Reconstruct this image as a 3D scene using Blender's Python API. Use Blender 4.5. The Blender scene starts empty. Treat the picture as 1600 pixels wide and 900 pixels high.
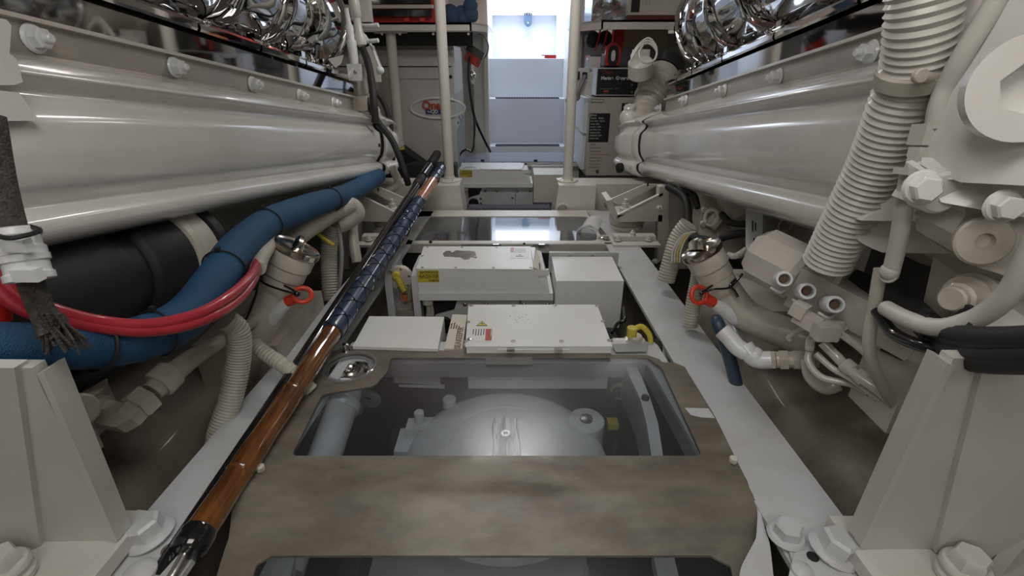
import bpy, bmesh, math, random
from mathutils import Vector as V, Matrix
random.seed(7)
sc = bpy.context.scene
col = sc.collection
# ---------------------------------------------------------------- camera
FPX = 758.0                      # focal length in pixels of a 1600 px wide frame
PITCH = math.atan(360 / FPX)
H = 0.8
CP, SP = math.cos(PITCH), math.sin(PITCH)
cam = bpy.data.cameras.new('camera'); co = bpy.data.objects.new('camera', cam); col.objects.link(co)
co.location = (0, 0, H); co.rotation_euler = (math.pi / 2 - PITCH, 0, 0)
cam.sensor_width = 36; cam.lens = 36 * FPX / 1600; cam.clip_start = 0.01
sc.camera = co
sc.view_settings.view_transform = 'Standard'; sc.view_settings.look = 'None'
sc.view_settings.exposure = -0.95; sc.view_settings.gamma = 1; sc.view_settings.use_curve_mapping = False
# ---------------------------------------------------------------- world and lights
w = bpy.data.worlds.new('world'); sc.world = w; w.use_nodes = True
w.node_tree.nodes['Background'].inputs[0].default_value = (0.75, 0.82, 0.95, 1)
w.node_tree.nodes['Background'].inputs[1].default_value = 0.3
CEIL = 1.55
def area(name, loc, size, power, color, rot=(0, 0, 0)):
    l = bpy.data.lights.new(name, 'AREA'); l.shape = 'RECTANGLE'; l.size, l.size_y = size
    l.energy = power; l.color = color
    o = bpy.data.objects.new(name, l); col.objects.link(o); o.location = loc; o.rotation_euler = rot
    return o
area('ceiling_lamp_light', (0.0, 2.35, CEIL - .06), (0.5, .16), 13, (1, .965, .92))
area('ceiling_lamp_light', (-0.0, 0.25, CEIL - .06), (0.9, .4), 8.5, (1, .97, .94))
area('ceiling_lamp_light', (0.0, -.75, CEIL - .06), (1.6, .5), 5, (1, .97, .94))
area('ceiling_lamp_light', (-1.1, 3.7, CEIL - .06), (.6, .12), 11, (1, .96, .9))
area('ceiling_lamp_light', (1.1, 3.7, CEIL - .06), (.6, .12), 11, (1, .96, .9))
area('hatchway_daylight', (0.15, 5.5, 2.25), (.75, .9), 66, (.84, .90, 1.0), (math.radians(-16), 0, 0))

# ---------------------------------------------------------------- projection of photo points into the room
def ray(px, py):
    a = (px - 800) / FPX; b = (450 - py) / FPX
    return V((a, CP + SP * b, -SP + CP * b))
CAMP = V((0, 0, H))
def P(px, py, d=None, x=None, y=None, z=None):
    r = ray(px, py)
    t = d if d is not None else x / r.x if x is not None else y / r.y if y is not None else (z - H) / r.z
    return CAMP + r * t
# ---------------------------------------------------------------- materials
MT = {}
def mat(name, c, rough=.4, metal=0, c2=None, sc2=6, amt=.5, bump=0, bsc=60, coat=0, emit=0, detail=6, lo=.4, hi=.65, stretch=None, c3=None, sc3=60, hi3=.72, rvar=0, w3=.03):
    m = bpy.data.materials.new(name); m.use_nodes = True; nt = m.node_tree; N = nt.nodes; L = nt.links
    b = N['Principled BSDF']; b.inputs['Base Color'].default_value = (*c, 1); b.inputs['Roughness'].default_value = rough
    b.inputs['Metallic'].default_value = metal; b.inputs['Coat Weight'].default_value = coat; b.inputs['Coat Roughness'].default_value = .06
    tc = N.new('ShaderNodeTexCoord'); vec = tc.outputs['Object']
    if stretch:
        mp = N.new('ShaderNodeMapping'); mp.inputs['Scale'].default_value = stretch; L.new(vec, mp.inputs[0]); vec = mp.outputs[0]
    out = None
    def layer(prev, prevc, cc, s, lo_, hi_, am):
        n = N.new('ShaderNodeTexNoise'); n.inputs['Scale'].default_value = s; n.inputs['Detail'].default_value = detail; n.inputs['Roughness'].default_value = .62
        L.new(vec, n.inputs['Vector'])
        r = N.new('ShaderNodeMapRange'); r.inputs[1].default_value = lo_; r.inputs[2].default_value = hi_; r.inputs[4].default_value = am
        L.new(n.outputs[0], r.inputs[0])
        mx = N.new('ShaderNodeMix'); mx.data_type = 'RGBA'; L.new(r.outputs[0], mx.inputs[0])
        if prev is None: mx.inputs[6].default_value = (*prevc, 1)
        else: L.new(prev, mx.inputs[6])
        mx.inputs[7].default_value = (*cc, 1)
        return mx.outputs[2], n
    if c2: out, n0 = layer(None, c, c2, sc2, lo, hi, amt)
    if rvar and c2:
        rr = N.new('ShaderNodeMapRange'); rr.inputs[1].default_value = .35; rr.inputs[2].default_value = .65; rr.inputs[3].default_value = rough; rr.inputs[4].default_value = rough + rvar
        L.new(n0.outputs[0], rr.inputs[0]); L.new(rr.outputs[0], b.inputs['Roughness'])
    if c3: out, _ = layer(out, c, c3, sc3, hi3, hi3 + w3, .85)
    if out: L.new(out, b.inputs['Base Color'])
    if bump:
        n = N.new('ShaderNodeTexNoise'); n.inputs['Scale'].default_value = bsc; n.inputs['Detail'].default_value = 3; L.new(vec, n.inputs['Vector'])
        bp = N.new('ShaderNodeBump'); bp.inputs['Strength'].default_value = bump; bp.inputs['Distance'].default_value = .004; L.new(n.outputs[0], bp.inputs['Height']); L.new(bp.outputs[0], b.inputs['Normal'])
    if emit: b.inputs['Emission Color'].default_value = (*c, 1); b.inputs['Emission Strength'].default_value = emit
    MT[name] = m; return m
WH = mat('white_enamel', (.70, .69, .665), .2, c2=(.60, .58, .54), sc2=3, amt=.6, coat=.5, bump=.03, bsc=30)
WM = mat('mount_bracket_paint', (.56, .55, .515), .35, c2=(.47, .45, .41), sc2=4, amt=.6, coat=.15, bump=.04, bsc=60)
WG = mat('white_girder_paint', (.53, .55, .575), .3, c2=(.42, .41, .385), sc2=5, amt=.6, c3=(.18, .16, .13), sc3=55, hi3=.74, bump=.05, rvar=.2)
WBX = mat('white_powder_coat', (.74, .755, .75), .35, c2=(.68, .68, .66), sc2=8, amt=.5, bump=.04, bsc=250, c3=(.25, .22, .2), sc3=90, hi3=.78)
BG = mat('beige_engine_paint', (.55, .52, .46), .33, c2=(.36, .33, .27), sc2=9, amt=.75, bump=.15, bsc=40, coat=.2, c3=(.12, .10, .08), sc3=50, hi3=.72)
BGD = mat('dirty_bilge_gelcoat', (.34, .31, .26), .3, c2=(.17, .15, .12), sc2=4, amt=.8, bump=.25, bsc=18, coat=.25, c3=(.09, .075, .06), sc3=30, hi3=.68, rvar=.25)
PE = mat('polished_edge', (.82, .78, .70), .3, metal=.7)
FL = mat('oxidised_flange', (.37, .36, .335), .33, metal=.3, c2=(.45, .41, .34), sc2=7, amt=.9, bump=.2, bsc=30, stretch=(1, 1, 3))
CH = mat('chrome', (.60, .595, .59), .045, metal=1, bump=.06, bsc=5)
ST = mat('stainless_steel', (.55, .54, .52), .22, metal=1, bump=.1)
STD = mat('worn_steel', (.38, .36, .33), .35, metal=.9, c2=(.2, .17, .13), sc2=30, amt=.6)
BR = mat('aged_brass_cap', (.50, .46, .38), .16, metal=1, bump=.1)
BK = mat('black_rubber', (.010, .010, .011), .62, bump=.1)
BKG = mat('black_gloss', (.01, .01, .011), .12, coat=.5)
BKM = mat('dark_machinery', (.016, .018, .018), .5, c2=(.05, .045, .038), sc2=12, amt=.7, bump=.3)
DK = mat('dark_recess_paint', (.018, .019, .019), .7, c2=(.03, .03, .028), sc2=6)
BL = mat('blue_woven_hose', (.010, .085, .20), .6, c2=(.005, .04, .10), sc2=3, amt=.8, bump=.7, bsc=420)
RD = mat('red_cable', (.42, .025, .04), .3, c2=(.28, .02, .03), sc2=8, coat=.3)
RDP = mat('red_paint', (.5, .02, .015), .35)
ORG = mat('orange_red_plastic', (.62, .05, .02), .35)
YL = mat('yellow_plastic', (.62, .52, .06), .45, c2=(.4, .33, .08), sc2=30)
GB = mat('grey_woven_strap', (.075, .068, .06), .9, c2=(.03, .027, .024), sc2=90, amt=.9, bump=1, bsc=260)
CON = mat('beige_ribbed_conduit', (.50, .48, .42), .5, c2=(.33, .30, .24), sc2=9, amt=.7)
CRG = mat('grey_white_hose', (.56, .55, .51), .42, c2=(.45, .43, .38), sc2=5, amt=.6, coat=.15)
PVC = mat('white_pvc', (.72, .74, .76), .25, c2=(.5, .48, .44), sc2=16, amt=.4, coat=.3)
HT = mat('painted_over_acrylic', (.205, .188, .148), .38, c2=(.085, .08, .062), sc2=4.5, amt=.85, bump=.12, bsc=25, coat=.05, c3=(.135, .098, .066), sc3=8, hi3=.45, w3=.3, stretch=(.8, 2.2, 1), rvar=.15, lo=.40, hi=.60)
WOOD = mat('varnished_bamboo', (.175, .065, .015), .14, c2=(.065, .022, .006), sc2=7, amt=.9, coat=1, stretch=(6, 1.2, 1.2), detail=3)
NODE = mat('bamboo_node', (.14, .05, .014), .15, coat=1)
BLG = mat('blue_cord_grip', (.022, .045, .10), .28, c2=(.012, .024, .055), sc2=30, amt=.6, coat=.4)
LBL = mat('label_white', (.72, .72, .70), .4)
LBK = mat('label_ink', (.02, .02, .022), .5)
LRD = mat('label_red', (.42, .06, .03), .4)
LYL = mat('label_yellow', (.60, .50, .05), .4)
LBW = mat('label_beige', (.62, .58, .50), .5)
GRY = mat('grey_plastic', (.30, .31, .32), .45)
CAB = mat('genset_cabinet_paint', (.56, .555, .53), .35, c2=(.40, .39, .36), sc2=3)
CRM = mat('cream_paint', (.61, .59, .54), .38, c2=(.53, .50, .44), sc2=5)
STW = mat('stairwell_gelcoat', (.74, .77, .82), .3)
STR = mat('antislip_strip', (.05, .055, .07), .8, bump=.8, bsc=300)
CEI = mat('ceiling_panel', (.62, .60, .56), .5)
WAL = mat('hull_panel', (.42, .40, .35), .6, c2=(.25, .24, .2), sc2=3)
FLO = mat('bilge_floor', (.10, .095, .08), .5, c2=(.04, .038, .03), sc2=4, bump=.3)
CLO = mat('blue_cloth', (.05, .09, .17), .9, bump=.5, bsc=90)
DAY = mat('glowing_daylight', (.95, .97, 1), .5, emit=4.0)  # emission stands in for the daylight above the stairs
LMP = mat('lamp_diffuser', (1, .96, .9), .5, emit=6)
def glass(name, tint, rough, refl, haze=(.3, .3, .3), hz=.1, scr=True):
    m = bpy.data.materials.new(name); m.use_nodes = True; nt = m.node_tree; N = nt.nodes; L = nt.links
    N.remove(N['Principled BSDF']); out = N['Material Output']
    tr = N.new('ShaderNodeBsdfTransparent'); tr.inputs[0].default_value = (*tint, 1)
    gl = N.new('ShaderNodeBsdfGlossy'); gl.inputs['Roughness'].default_value = rough; gl.inputs[0].default_value = (.9, .9, .9, 1)
    df = N.new('ShaderNodeBsdfDiffuse'); df.inputs[0].default_value = (*haze, 1)
    lw = N.new('ShaderNodeLayerWeight'); lw.inputs[0].default_value = .5
    pw = N.new('ShaderNodeMath'); pw.operation = 'POWER'; pw.inputs[1].default_value = 4; L.new(lw.outputs['Facing'], pw.inputs[0])
    fr = N.new('ShaderNodeMath'); fr.operation = 'MULTIPLY_ADD'; fr.inputs[1].default_value = .9; fr.inputs[2].default_value = ((refl - 1) / (refl + 1)) ** 2; L.new(pw.outputs[0], fr.inputs[0])
    m1 = N.new('ShaderNodeMixShader'); m1.inputs[0].default_value = hz
    tc = N.new('ShaderNodeTexCoord'); n = N.new('ShaderNodeTexNoise'); n.inputs['Scale'].default_value = 5; n.inputs['Detail'].default_value = 5
    L.new(tc.outputs['Object'], n.inputs['Vector'])
    mr = N.new('ShaderNodeMapRange'); mr.inputs[1].default_value = .3; mr.inputs[2].default_value = .7; mr.inputs[3].default_value = hz * .5; mr.inputs[4].default_value = hz * 1.6
    L.new(n.outputs[0], mr.inputs[0]); L.new(mr.outputs[0], m1.inputs[0])
    L.new(tr.outputs[0], m1.inputs[1]); L.new(df.outputs[0], m1.inputs[2])
    m2 = N.new('ShaderNodeMixShader'); L.new(fr.outputs[0], m2.inputs[0]); L.new(m1.outputs[0], m2.inputs[1]); L.new(gl.outputs[0], m2.inputs[2])
    L.new(m2.outputs[0], out.inputs[0]); MT[name] = m; return m
GLS = glass('smoked_acrylic', (.80, .82, .84), .25, 1.40, (.30, .32, .34), .025)
GLC = glass('clear_acrylic', (.55, .58, .62), .05, 2.0, (.4, .42, .45), .12)
CLR = glass('clear_plastic', (.85, .87, .9), .1, 1.45, (.5, .5, .5), .15)
# ---------------------------------------------------------------- mesh helper
ORG_OF = {}
def smooth_path(pts, n=8):
    pts = [V(p) for p in pts]
    if len(pts) < 3 or n < 2: return pts
    out = []
    for i in range(len(pts) - 1):
        p0 = pts[max(i - 1, 0)]; p1 = pts[i]; p2 = pts[i + 1]; p3 = pts[min(i + 2, len(pts) - 1)]
        for k in range(n):
            t = k / n; t2 = t * t; t3 = t2 * t
            out.append(.5 * ((2 * p1) + (p2 - p0) * t + (2 * p0 - 5 * p1 + 4 * p2 - p3) * t2 + (3 * p1 - p0 - 3 * p2 + p3) * t3))
    out.append(pts[-1]); return out
def basis(ax, hint=None):
    a = V(ax).normalized(); h = V(hint) if hint is not None else (V((0, 0, 1)) if abs(a.z) < .9 else V((0, 1, 0)))
    x = (h - a * h.dot(a)).normalized(); return x, a.cross(x), a
class M:
    def __init__(s): s.b = bmesh.new(); s.mi = 0
    def face(s, vs):
        try: f = s.b.faces.new(vs); f.material_index = s.mi; return f
        except ValueError: return None
    def hexa(s, c, bev=0, seg=2):      # 8 corners: bottom 4 then top 4
        t = bmesh.new(); vs = [t.verts.new(p) for p in c]
        for q in ((3, 2, 1, 0), (4, 5, 6, 7), (0, 1, 5, 4), (1, 2, 6, 5), (2, 3, 7, 6), (3, 0, 4, 7)): t.faces.new([vs[i] for i in q])
        return s.take(t, bev, seg)
    def take(s, t, bev=0, seg=2, recalc=True):
        if bev: bmesh.ops.bevel(t, geom=[e for e in t.edges if e.calc_face_angle(0) > .35] , offset=bev, segments=seg, profile=.6, affect='EDGES', clamp_overlap=True)
        if recalc: bmesh.ops.recalc_face_normals(t, faces=t.faces)
        mp = {v: s.b.verts.new(v.co) for v in t.verts}
        for f in t.faces: s.face([mp[v] for v in f.verts])
        t.free(); return s
    def box(s, c, size, bev=.003, ax=None):
        c = V(c); X, Y, Z = ax if ax else (V((1, 0, 0)), V((0, 1, 0)), V((0, 0, 1)))
        h = [x / 2 for x in size]
        cs = [c + X * (i * h[0]) + Y * (j * h[1]) + Z * (k * h[2]) for k in (-1, 1) for i, j in ((-1, -1), (1, -1), (1, 1), (-1, 1))]
        return s.hexa(cs, bev)
    def prism(s, pts, vec, bev=0, seg=2):
        t = bmesh.new(); vec = V(vec)
        a = [t.verts.new(p) for p in pts]; b = [t.verts.new(V(p) + vec) for p in pts]; n = len(a)
        t.faces.new(a); t.faces.new(b[::-1])
        for i in range(n): t.faces.new([a[i], b[i], b[(i + 1) % n], a[(i + 1) % n]])
        return s.take(t, bev, seg)
    def plate(s, outer, holes, vec):
        t = bmesh.new(); es = []
        for lp in [outer] + holes:
            vs = [t.verts.new(p) for p in lp]; es += [t.edges.new((vs[i], vs[(i + 1) % len(vs)])) for i in range(len(vs))]
        bmesh.ops.triangle_fill(t, use_beauty=True, edges=es)
        r = bmesh.ops.extrude_face_region(t, geom=list(t.faces))
        for g in r['geom']:
            if isinstance(g, bmesh.types.BMVert): g.co += V(vec)
        return s.take(t)
    def tube(s, pts, r, n=14, sm=8, cap=True, rib=None, sq=None):
        path = smooth_path(pts, sm) if sm > 1 else [V(p) for p in pts]
        if rib:                        # (pitch, depth): resample densely along the length
            L = [0]
            for i in range(1, len(path)): L.append(L[-1] + (path[i] - path[i - 1]).length)
            step = rib[0] / 4; k = int(L[-1] / step); new = []; j = 0
            for i in range(k + 1):
                q = i * step
                while j < len(L) - 2 and L[j + 1] < q: j += 1
                t = (q - L[j]) / max(L[j + 1] - L[j], 1e-9); new.append(path[j].lerp(path[j + 1], min(t, 1)))
            path = new
        m = len(path); tan = [(path[min(i + 1, m - 1)] - path[max(i - 1, 0)]).normalized() for i in range(m)]
        x, y, _ = basis(tan[0]); rings = []
        for i in range(m):
            x = (x - tan[i] * x.dot(tan[i])).normalized(); y = tan[i].cross(x)
            t = i / (m - 1)
            rr = r(t) if callable(r) else (r if not isinstance(r, (list, tuple)) else r[min(int(t * (len(r) - 1)), len(r) - 2)] * (1 - (t * (len(r) - 1) - min(int(t * (len(r) - 1)), len(r) - 2))) + r[min(int(t * (len(r) - 1)), len(r) - 2) + 1] * (t * (len(r) - 1) - min(int(t * (len(r) - 1)), len(r) - 2)))
            if rib: rr -= (0, rib[1] * .5, rib[1], rib[1] * .5)[i % 4]
            kx, ky = sq if sq else (1, 1)
            rings.append([s.b.verts.new(path[i] + x * (rr * kx * math.cos(2 * math.pi * k / n)) + y * (rr * ky * math.sin(2 * math.pi * k / n))) for k in range(n)])
        for a, b in zip(rings, rings[1:]):
            for k in range(n): s.face([a[k], a[(k + 1) % n], b[(k + 1) % n], b[k]])
        if cap: s.face(rings[0][::-1]); s.face(rings[-1])
        return s
    def lathe(s, prof, o, ax, n=24, hint=None, sx=1, caps=True):
        x, y, a = basis(ax, hint); o = V(o); rings = []
        for r, h in prof:
            rings.append([s.b.verts.new(o + a * h + x * (r * sx * math.cos(2 * math.pi * k / n)) + y * (r * math.sin(2 * math.pi * k / n))) for k in range(n)])
        for p, q in zip(rings, rings[1:]):
            for k in range(n): s.face([p[k], p[(k + 1) % n], q[(k + 1) % n], q[k]])
        if caps:
            s.face(rings[0][::-1]); s.face(rings[-1])
        return s
    def torus(s, o, ax, R, r, n=28, m=10):
        x, y, a = basis(ax); o = V(o); rg = []
        for i in range(n):
            t = 2 * math.pi * i / n; d = x * math.cos(t) + y * math.sin(t)
            rg.append([s.b.verts.new(o + d * (R + r * math.cos(2 * math.pi * k / m)) + a * (r * math.sin(2 * math.pi * k / m))) for k in range(m)])
        for i in range(n):
            p, q = rg[i], rg[(i + 1) % n]
            for k in range(m): s.face([p[k], p[(k + 1) % m], q[(k + 1) % m], q[k]])
        return s
    def cyl(s, o, ax, r, h, n=24, bev=.15):
        b = min(bev * r, h * .3); return s.lathe([(r - b, 0), (r, b), (r, h - b), (r - b, h)], o, ax, n)
    def bolt(s, o, ax, r=.02, stud=True, turn=0):    # washer, hexagon, stud
        s.lathe([(r * 1.1, 0), (r * 1.15, r * .1), (r * 1.0, r * .3)], o, ax, 20)
        x, y, a = basis(ax); h = V(x) * math.cos(turn) + V(y) * math.sin(turn)
        o = V(o); s.lathe([(r * .84, r * .3), (r * .84, r * .95), (r * .70, r * 1.1)], o, ax, 6, hint=h)
        if stud: s.lathe([(r * .38, r * 1.0), (r * .38, r * 1.5), (r * .28, r * 1.62)], o, ax, 14)
        return s
    def ball(s, o, r, n=16, sc_=(1, 1, 1)):
        prof = [(max(r * math.sin(math.pi * i / n), 1e-4), -r * math.cos(math.pi * i / n)) for i in range(n + 1)]
        return s.lathe(prof, o, (0, 0, 1), n * 2)
    def loft(s, secs, closed=False, cap=True):
        rg = [[s.b.verts.new(p) for p in q] for q in secs]
        for a, b in zip(rg, rg[1:]):
            n = len(a)
            for k in range(n if closed else n - 1): s.face([a[k], a[(k + 1) % n], b[(k + 1) % n], b[k]])
        if closed and cap: s.face(rg[0][::-1]); s.face(rg[-1])
        return s
    def link(s, name, m, parent=None, label=None, cat=None, group=None, ang=38, kind=None, recalc=False, mod=None):
        if recalc: bmesh.ops.recalc_face_normals(s.b, faces=s.b.faces)
        if parent is not None: org = ORG_OF[parent]
        else:
            cs = [v.co for v in s.b.verts]
            org = V(((min(c.x for c in cs) + max(c.x for c in cs)) / 2, (min(c.y for c in cs) + max(c.y for c in cs)) / 2, min(c.z for c in cs)))
        bmesh.ops.translate(s.b, verts=s.b.verts, vec=-org)
        me = bpy.data.meshes.new(name); s.b.to_mesh(me); s.b.free()
        for q in (m if isinstance(m, list) else [m]): me.materials.append(q)
        for p in me.polygons: p.use_smooth = True
        me.set_sharp_from_angle(angle=math.radians(ang))
        o = bpy.data.objects.new(name, me); col.objects.link(o)
        if parent is not None: o.parent = parent
        else: o.location = org
        ORG_OF[o] = org
        tag(o, label, cat, group, kind); return o
def tag(o, label=None, cat=None, group=None, kind=None):
    if label: o['label'] = label
    if cat: o['category'] = cat
    if group: o['group'] = group
    if kind: o['kind'] = kind
def thing(name, label, cat, loc, group=None):
    o = bpy.data.objects.new(name, None); col.objects.link(o); o.location = loc; o.empty_display_size = .05
    ORG_OF[o] = V(loc); tag(o, label, cat, group); return o
def text(s, name, o, xd, yd, size, m, parent, align='LEFT', bold=0, depth=.0004):
    c = bpy.data.curves.new(name, 'FONT'); c.body = s; c.size = size; c.extrude = depth; c.offset = bold * size; c.align_x = align
    t = bpy.data.objects.new(name, c); col.objects.link(t)
    bpy.context.view_layer.update()
    me = bpy.data.meshes.new_from_object(t.evaluated_get(bpy.context.evaluated_depsgraph_get()))
    bpy.data.objects.remove(t); bpy.data.curves.remove(c)
    X = V(xd).normalized(); Y = V(yd); Y = (Y - X * Y.dot(X)).normalized(); Z = X.cross(Y)
    po = V(o) - ORG_OF[parent]
    me.transform(Matrix.Translation(po) @ Matrix((X, Y, Z)).transposed().to_4x4())
    me.materials.clear(); me.materials.append(m)
    ob = bpy.data.objects.new(name, me); col.objects.link(ob); ob.parent = parent; ORG_OF[ob] = ORG_OF[parent]; return ob
def Ps(l, **k): return [P(a, b, **k) for a, b in l]
def rnd_poly(pts, r=.02, n=5):        # round the corners of a planar polygon
    out = []; pts = [V(p) for p in pts]; m = len(pts)
    for i in range(m):
        p = pts[i]; a = pts[i - 1] - p; b = pts[(i + 1) % m] - p
        q = min(r, a.length * .45, b.length * .45); A = p + a.normalized() * q; B = p + b.normalized() * q
        for k in range(n + 1):
            t = k / n; out.append(A * (1 - t) ** 2 + p * 2 * t * (1 - t) + B * t * t)
    return out
UP = V((0, 0, 1)); DN = V((0, 0, -1)); FR = V((0, -1, 0)); RT = V((1, 0, 0))
# ================================================================ THE ROOM
def room():
    YB, YF, X = -1.2, 4.55, 1.9
    M().box((0, 2.0, -.78), (4.2, 7.6, .06), 0).link('floor', FLO, kind='structure')
    t = M(); t.box((0, 1.7, CEIL + .03), (4.0, 5.9, .06), 0).link('ceiling', CEI, kind='structure')
    M().box((-X - .03, 1.7, .4), (.06, 5.9, 2.4), 0).link('wall_left', WAL, kind='structure')
    M().box((X + .03, 1.7, .4), (.06, 5.9, 2.4), 0).link('wall_right', WAL, kind='structure')
    M().box((0, YB - .03, .4), (4.0, .06, 2.4), 0).link('wall_back', CEI, kind='structure')
    # forward bulkhead with the doorway
    xl = P(764, 150, y=YF).x; xr = P(886, 150, y=YF).x
    M().box(((-X + xl) / 2, YF + .03, .4), (xl + X, .06, 2.4), 0).link('wall_front', CRM, kind='structure')
    M().box(((X + xr) / 2, YF + .03, .4), (X - xr, .06, 2.4), 0).link('wall_front', CRM, kind='structure')
    for i, (a, b) in enumerate(((xl - .13, xl), (xr, xr + .10))):
        t = M(); t.box(((a + b) / 2, YF - .02, .75), (b - a, .05, 1.7), .008)
        t.box((b - .02 if i == 0 else a + .02, YF - .05, .75), (.03, .03, 1.7), .006)
        t.link('trim_%d' % (i + 1), CRM, kind='structure')
    return xl, xr, YF
XL, XR, YF = room()
def stairs():
    t = thing('companionway_stairs', 'white moulded stairs with dark grip strips going up through the bright doorway', 'stairs', (.1, 5.0, -.2))
    x0, x1 = XL - .02, XR + .02; m = M()
    lv = [(4.72, .04), (4.95, .445), (5.2, .79)]
    zprev = -.5
    for y, z in lv:
        m.box(((x0 + x1) / 2, y + .18, (zprev + z) / 2), (x1 - x0, .36, z - zprev), .012)
        zprev = z - .02
    m.box(((x0 + x1) / 2, 5.9, .70), (x1 - x0, .9, .18), .01)
    m.link('steps', STW, t)
    for y, z in lv[:2]:
        q = M(); q.box(((x0 + x1) / 2 + .01, y + .055, z + .004), (x1 - x0 - .12, .09, .008), .002)
        for k in range(24): q.ball(V(((x0 + .07) + (x1 - x0 - .14) * k / 23, y + .02, z + .008)), .008, 6)
        q.link('grip_strip', STR, t)
    for s, x in ((-1, x0), (1, x1)):
        m = M(); m.box((x + s * .03, 5.45, .9), (.06, 1.7, 2.6), .004)
        m.link('side_wall', STW, t)
    m = M(); m.box(((x0 + x1) / 2, 6.33, 1.0), (x1 - x0 + .1, .05, .9), .01)
    zt = P(823, 25, y=6.28).z
    m.link('back_panel', STW, t)
    m = M(); m.box(((x0 + x1) / 2, 6.29, 1.72), (x1 - x0 + .1, .03, .80), .004); m.link('daylight_glow_panel', DAY, kind='structure')  # glowing panel added for daylight at the stair top and its reflections
    # upper landing
    m = M(); m.box(((x0 + x1) / 2, 6.28, zt + .02), (x1 - x0, .12, .03), .008); m.link('ledge', STW, t)
    l = thing('door_latch', 'blue-grey hanging latch tongue on the white panel above the stairs', 'latch', P(825, 45, y=6.27))
    c = P(825, 30, y=6.24); m = M()
    m.prism(rnd_poly([c + V((-.045, 0, .06)), c + V((.045, 0, .06)), c + V((.045, 0, -.05)), c + V((0, 0, -.085)), c + V((-.045, 0, -.05))], .02), (0, -.02, 0), .004).link('tongue', mat('latch_blue', (.12, .2, .3), .4), l)
    m = M()
    for dx in (-.025, 0, .025): m.ball(c + V((dx, -.024, .045)), .008, 8)
    m.ball(c + V((0, -.024, -.04)), .014, 8); m.link('rivet', ST, l)
    c = P(860, 92, y=5.24); z = .79
    m = M(); m.box((c.x, 5.26, z + .018), (.11, .05, .03), .006); m.box((c.x - .05, 5.26, z + .03), (.07, .06, .008), .002)
    m.link('folding_knife', RDP, label='small dark red tool lying on the edge of the top stair', cat='tool')
stairs()
def lamps():
    for (x, y, a, b, txt) in ((0, 2.35, .5, .16, 'linear ceiling lamp above the middle hatch, nearer the stairs'), (0, .25, .9, .4, 'square ceiling lamp panel overhead the front hatch'), (0, -.75, 1.6, .5, 'widest ceiling lamp panel at the rear end of the room'), (-1.1, 3.7, .6, .12, 'narrow ceiling lamp over the left generator cabinet'), (1.1, 3.7, .6, .12, 'narrow ceiling lamp over the right generator cabinet')):
        t = thing('ceiling_lamp', txt, 'lamp', (x, y, CEIL)); m = M()
        for s in (-1, 1):
            m.box((x + s * (a / 2 + .02), y, CEIL - .03), (.03, b + .07, .06), .004); m.box((x, y + s * (b / 2 + .02), CEIL - .03), (a + .07, .03, .06), .004)
        m.link('lamp_frame', WH, t)
        M().box((x, y, CEIL - .03), (a, b, .02), 0).link('lamp_diffuser', LMP, t)
lamps()
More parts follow.
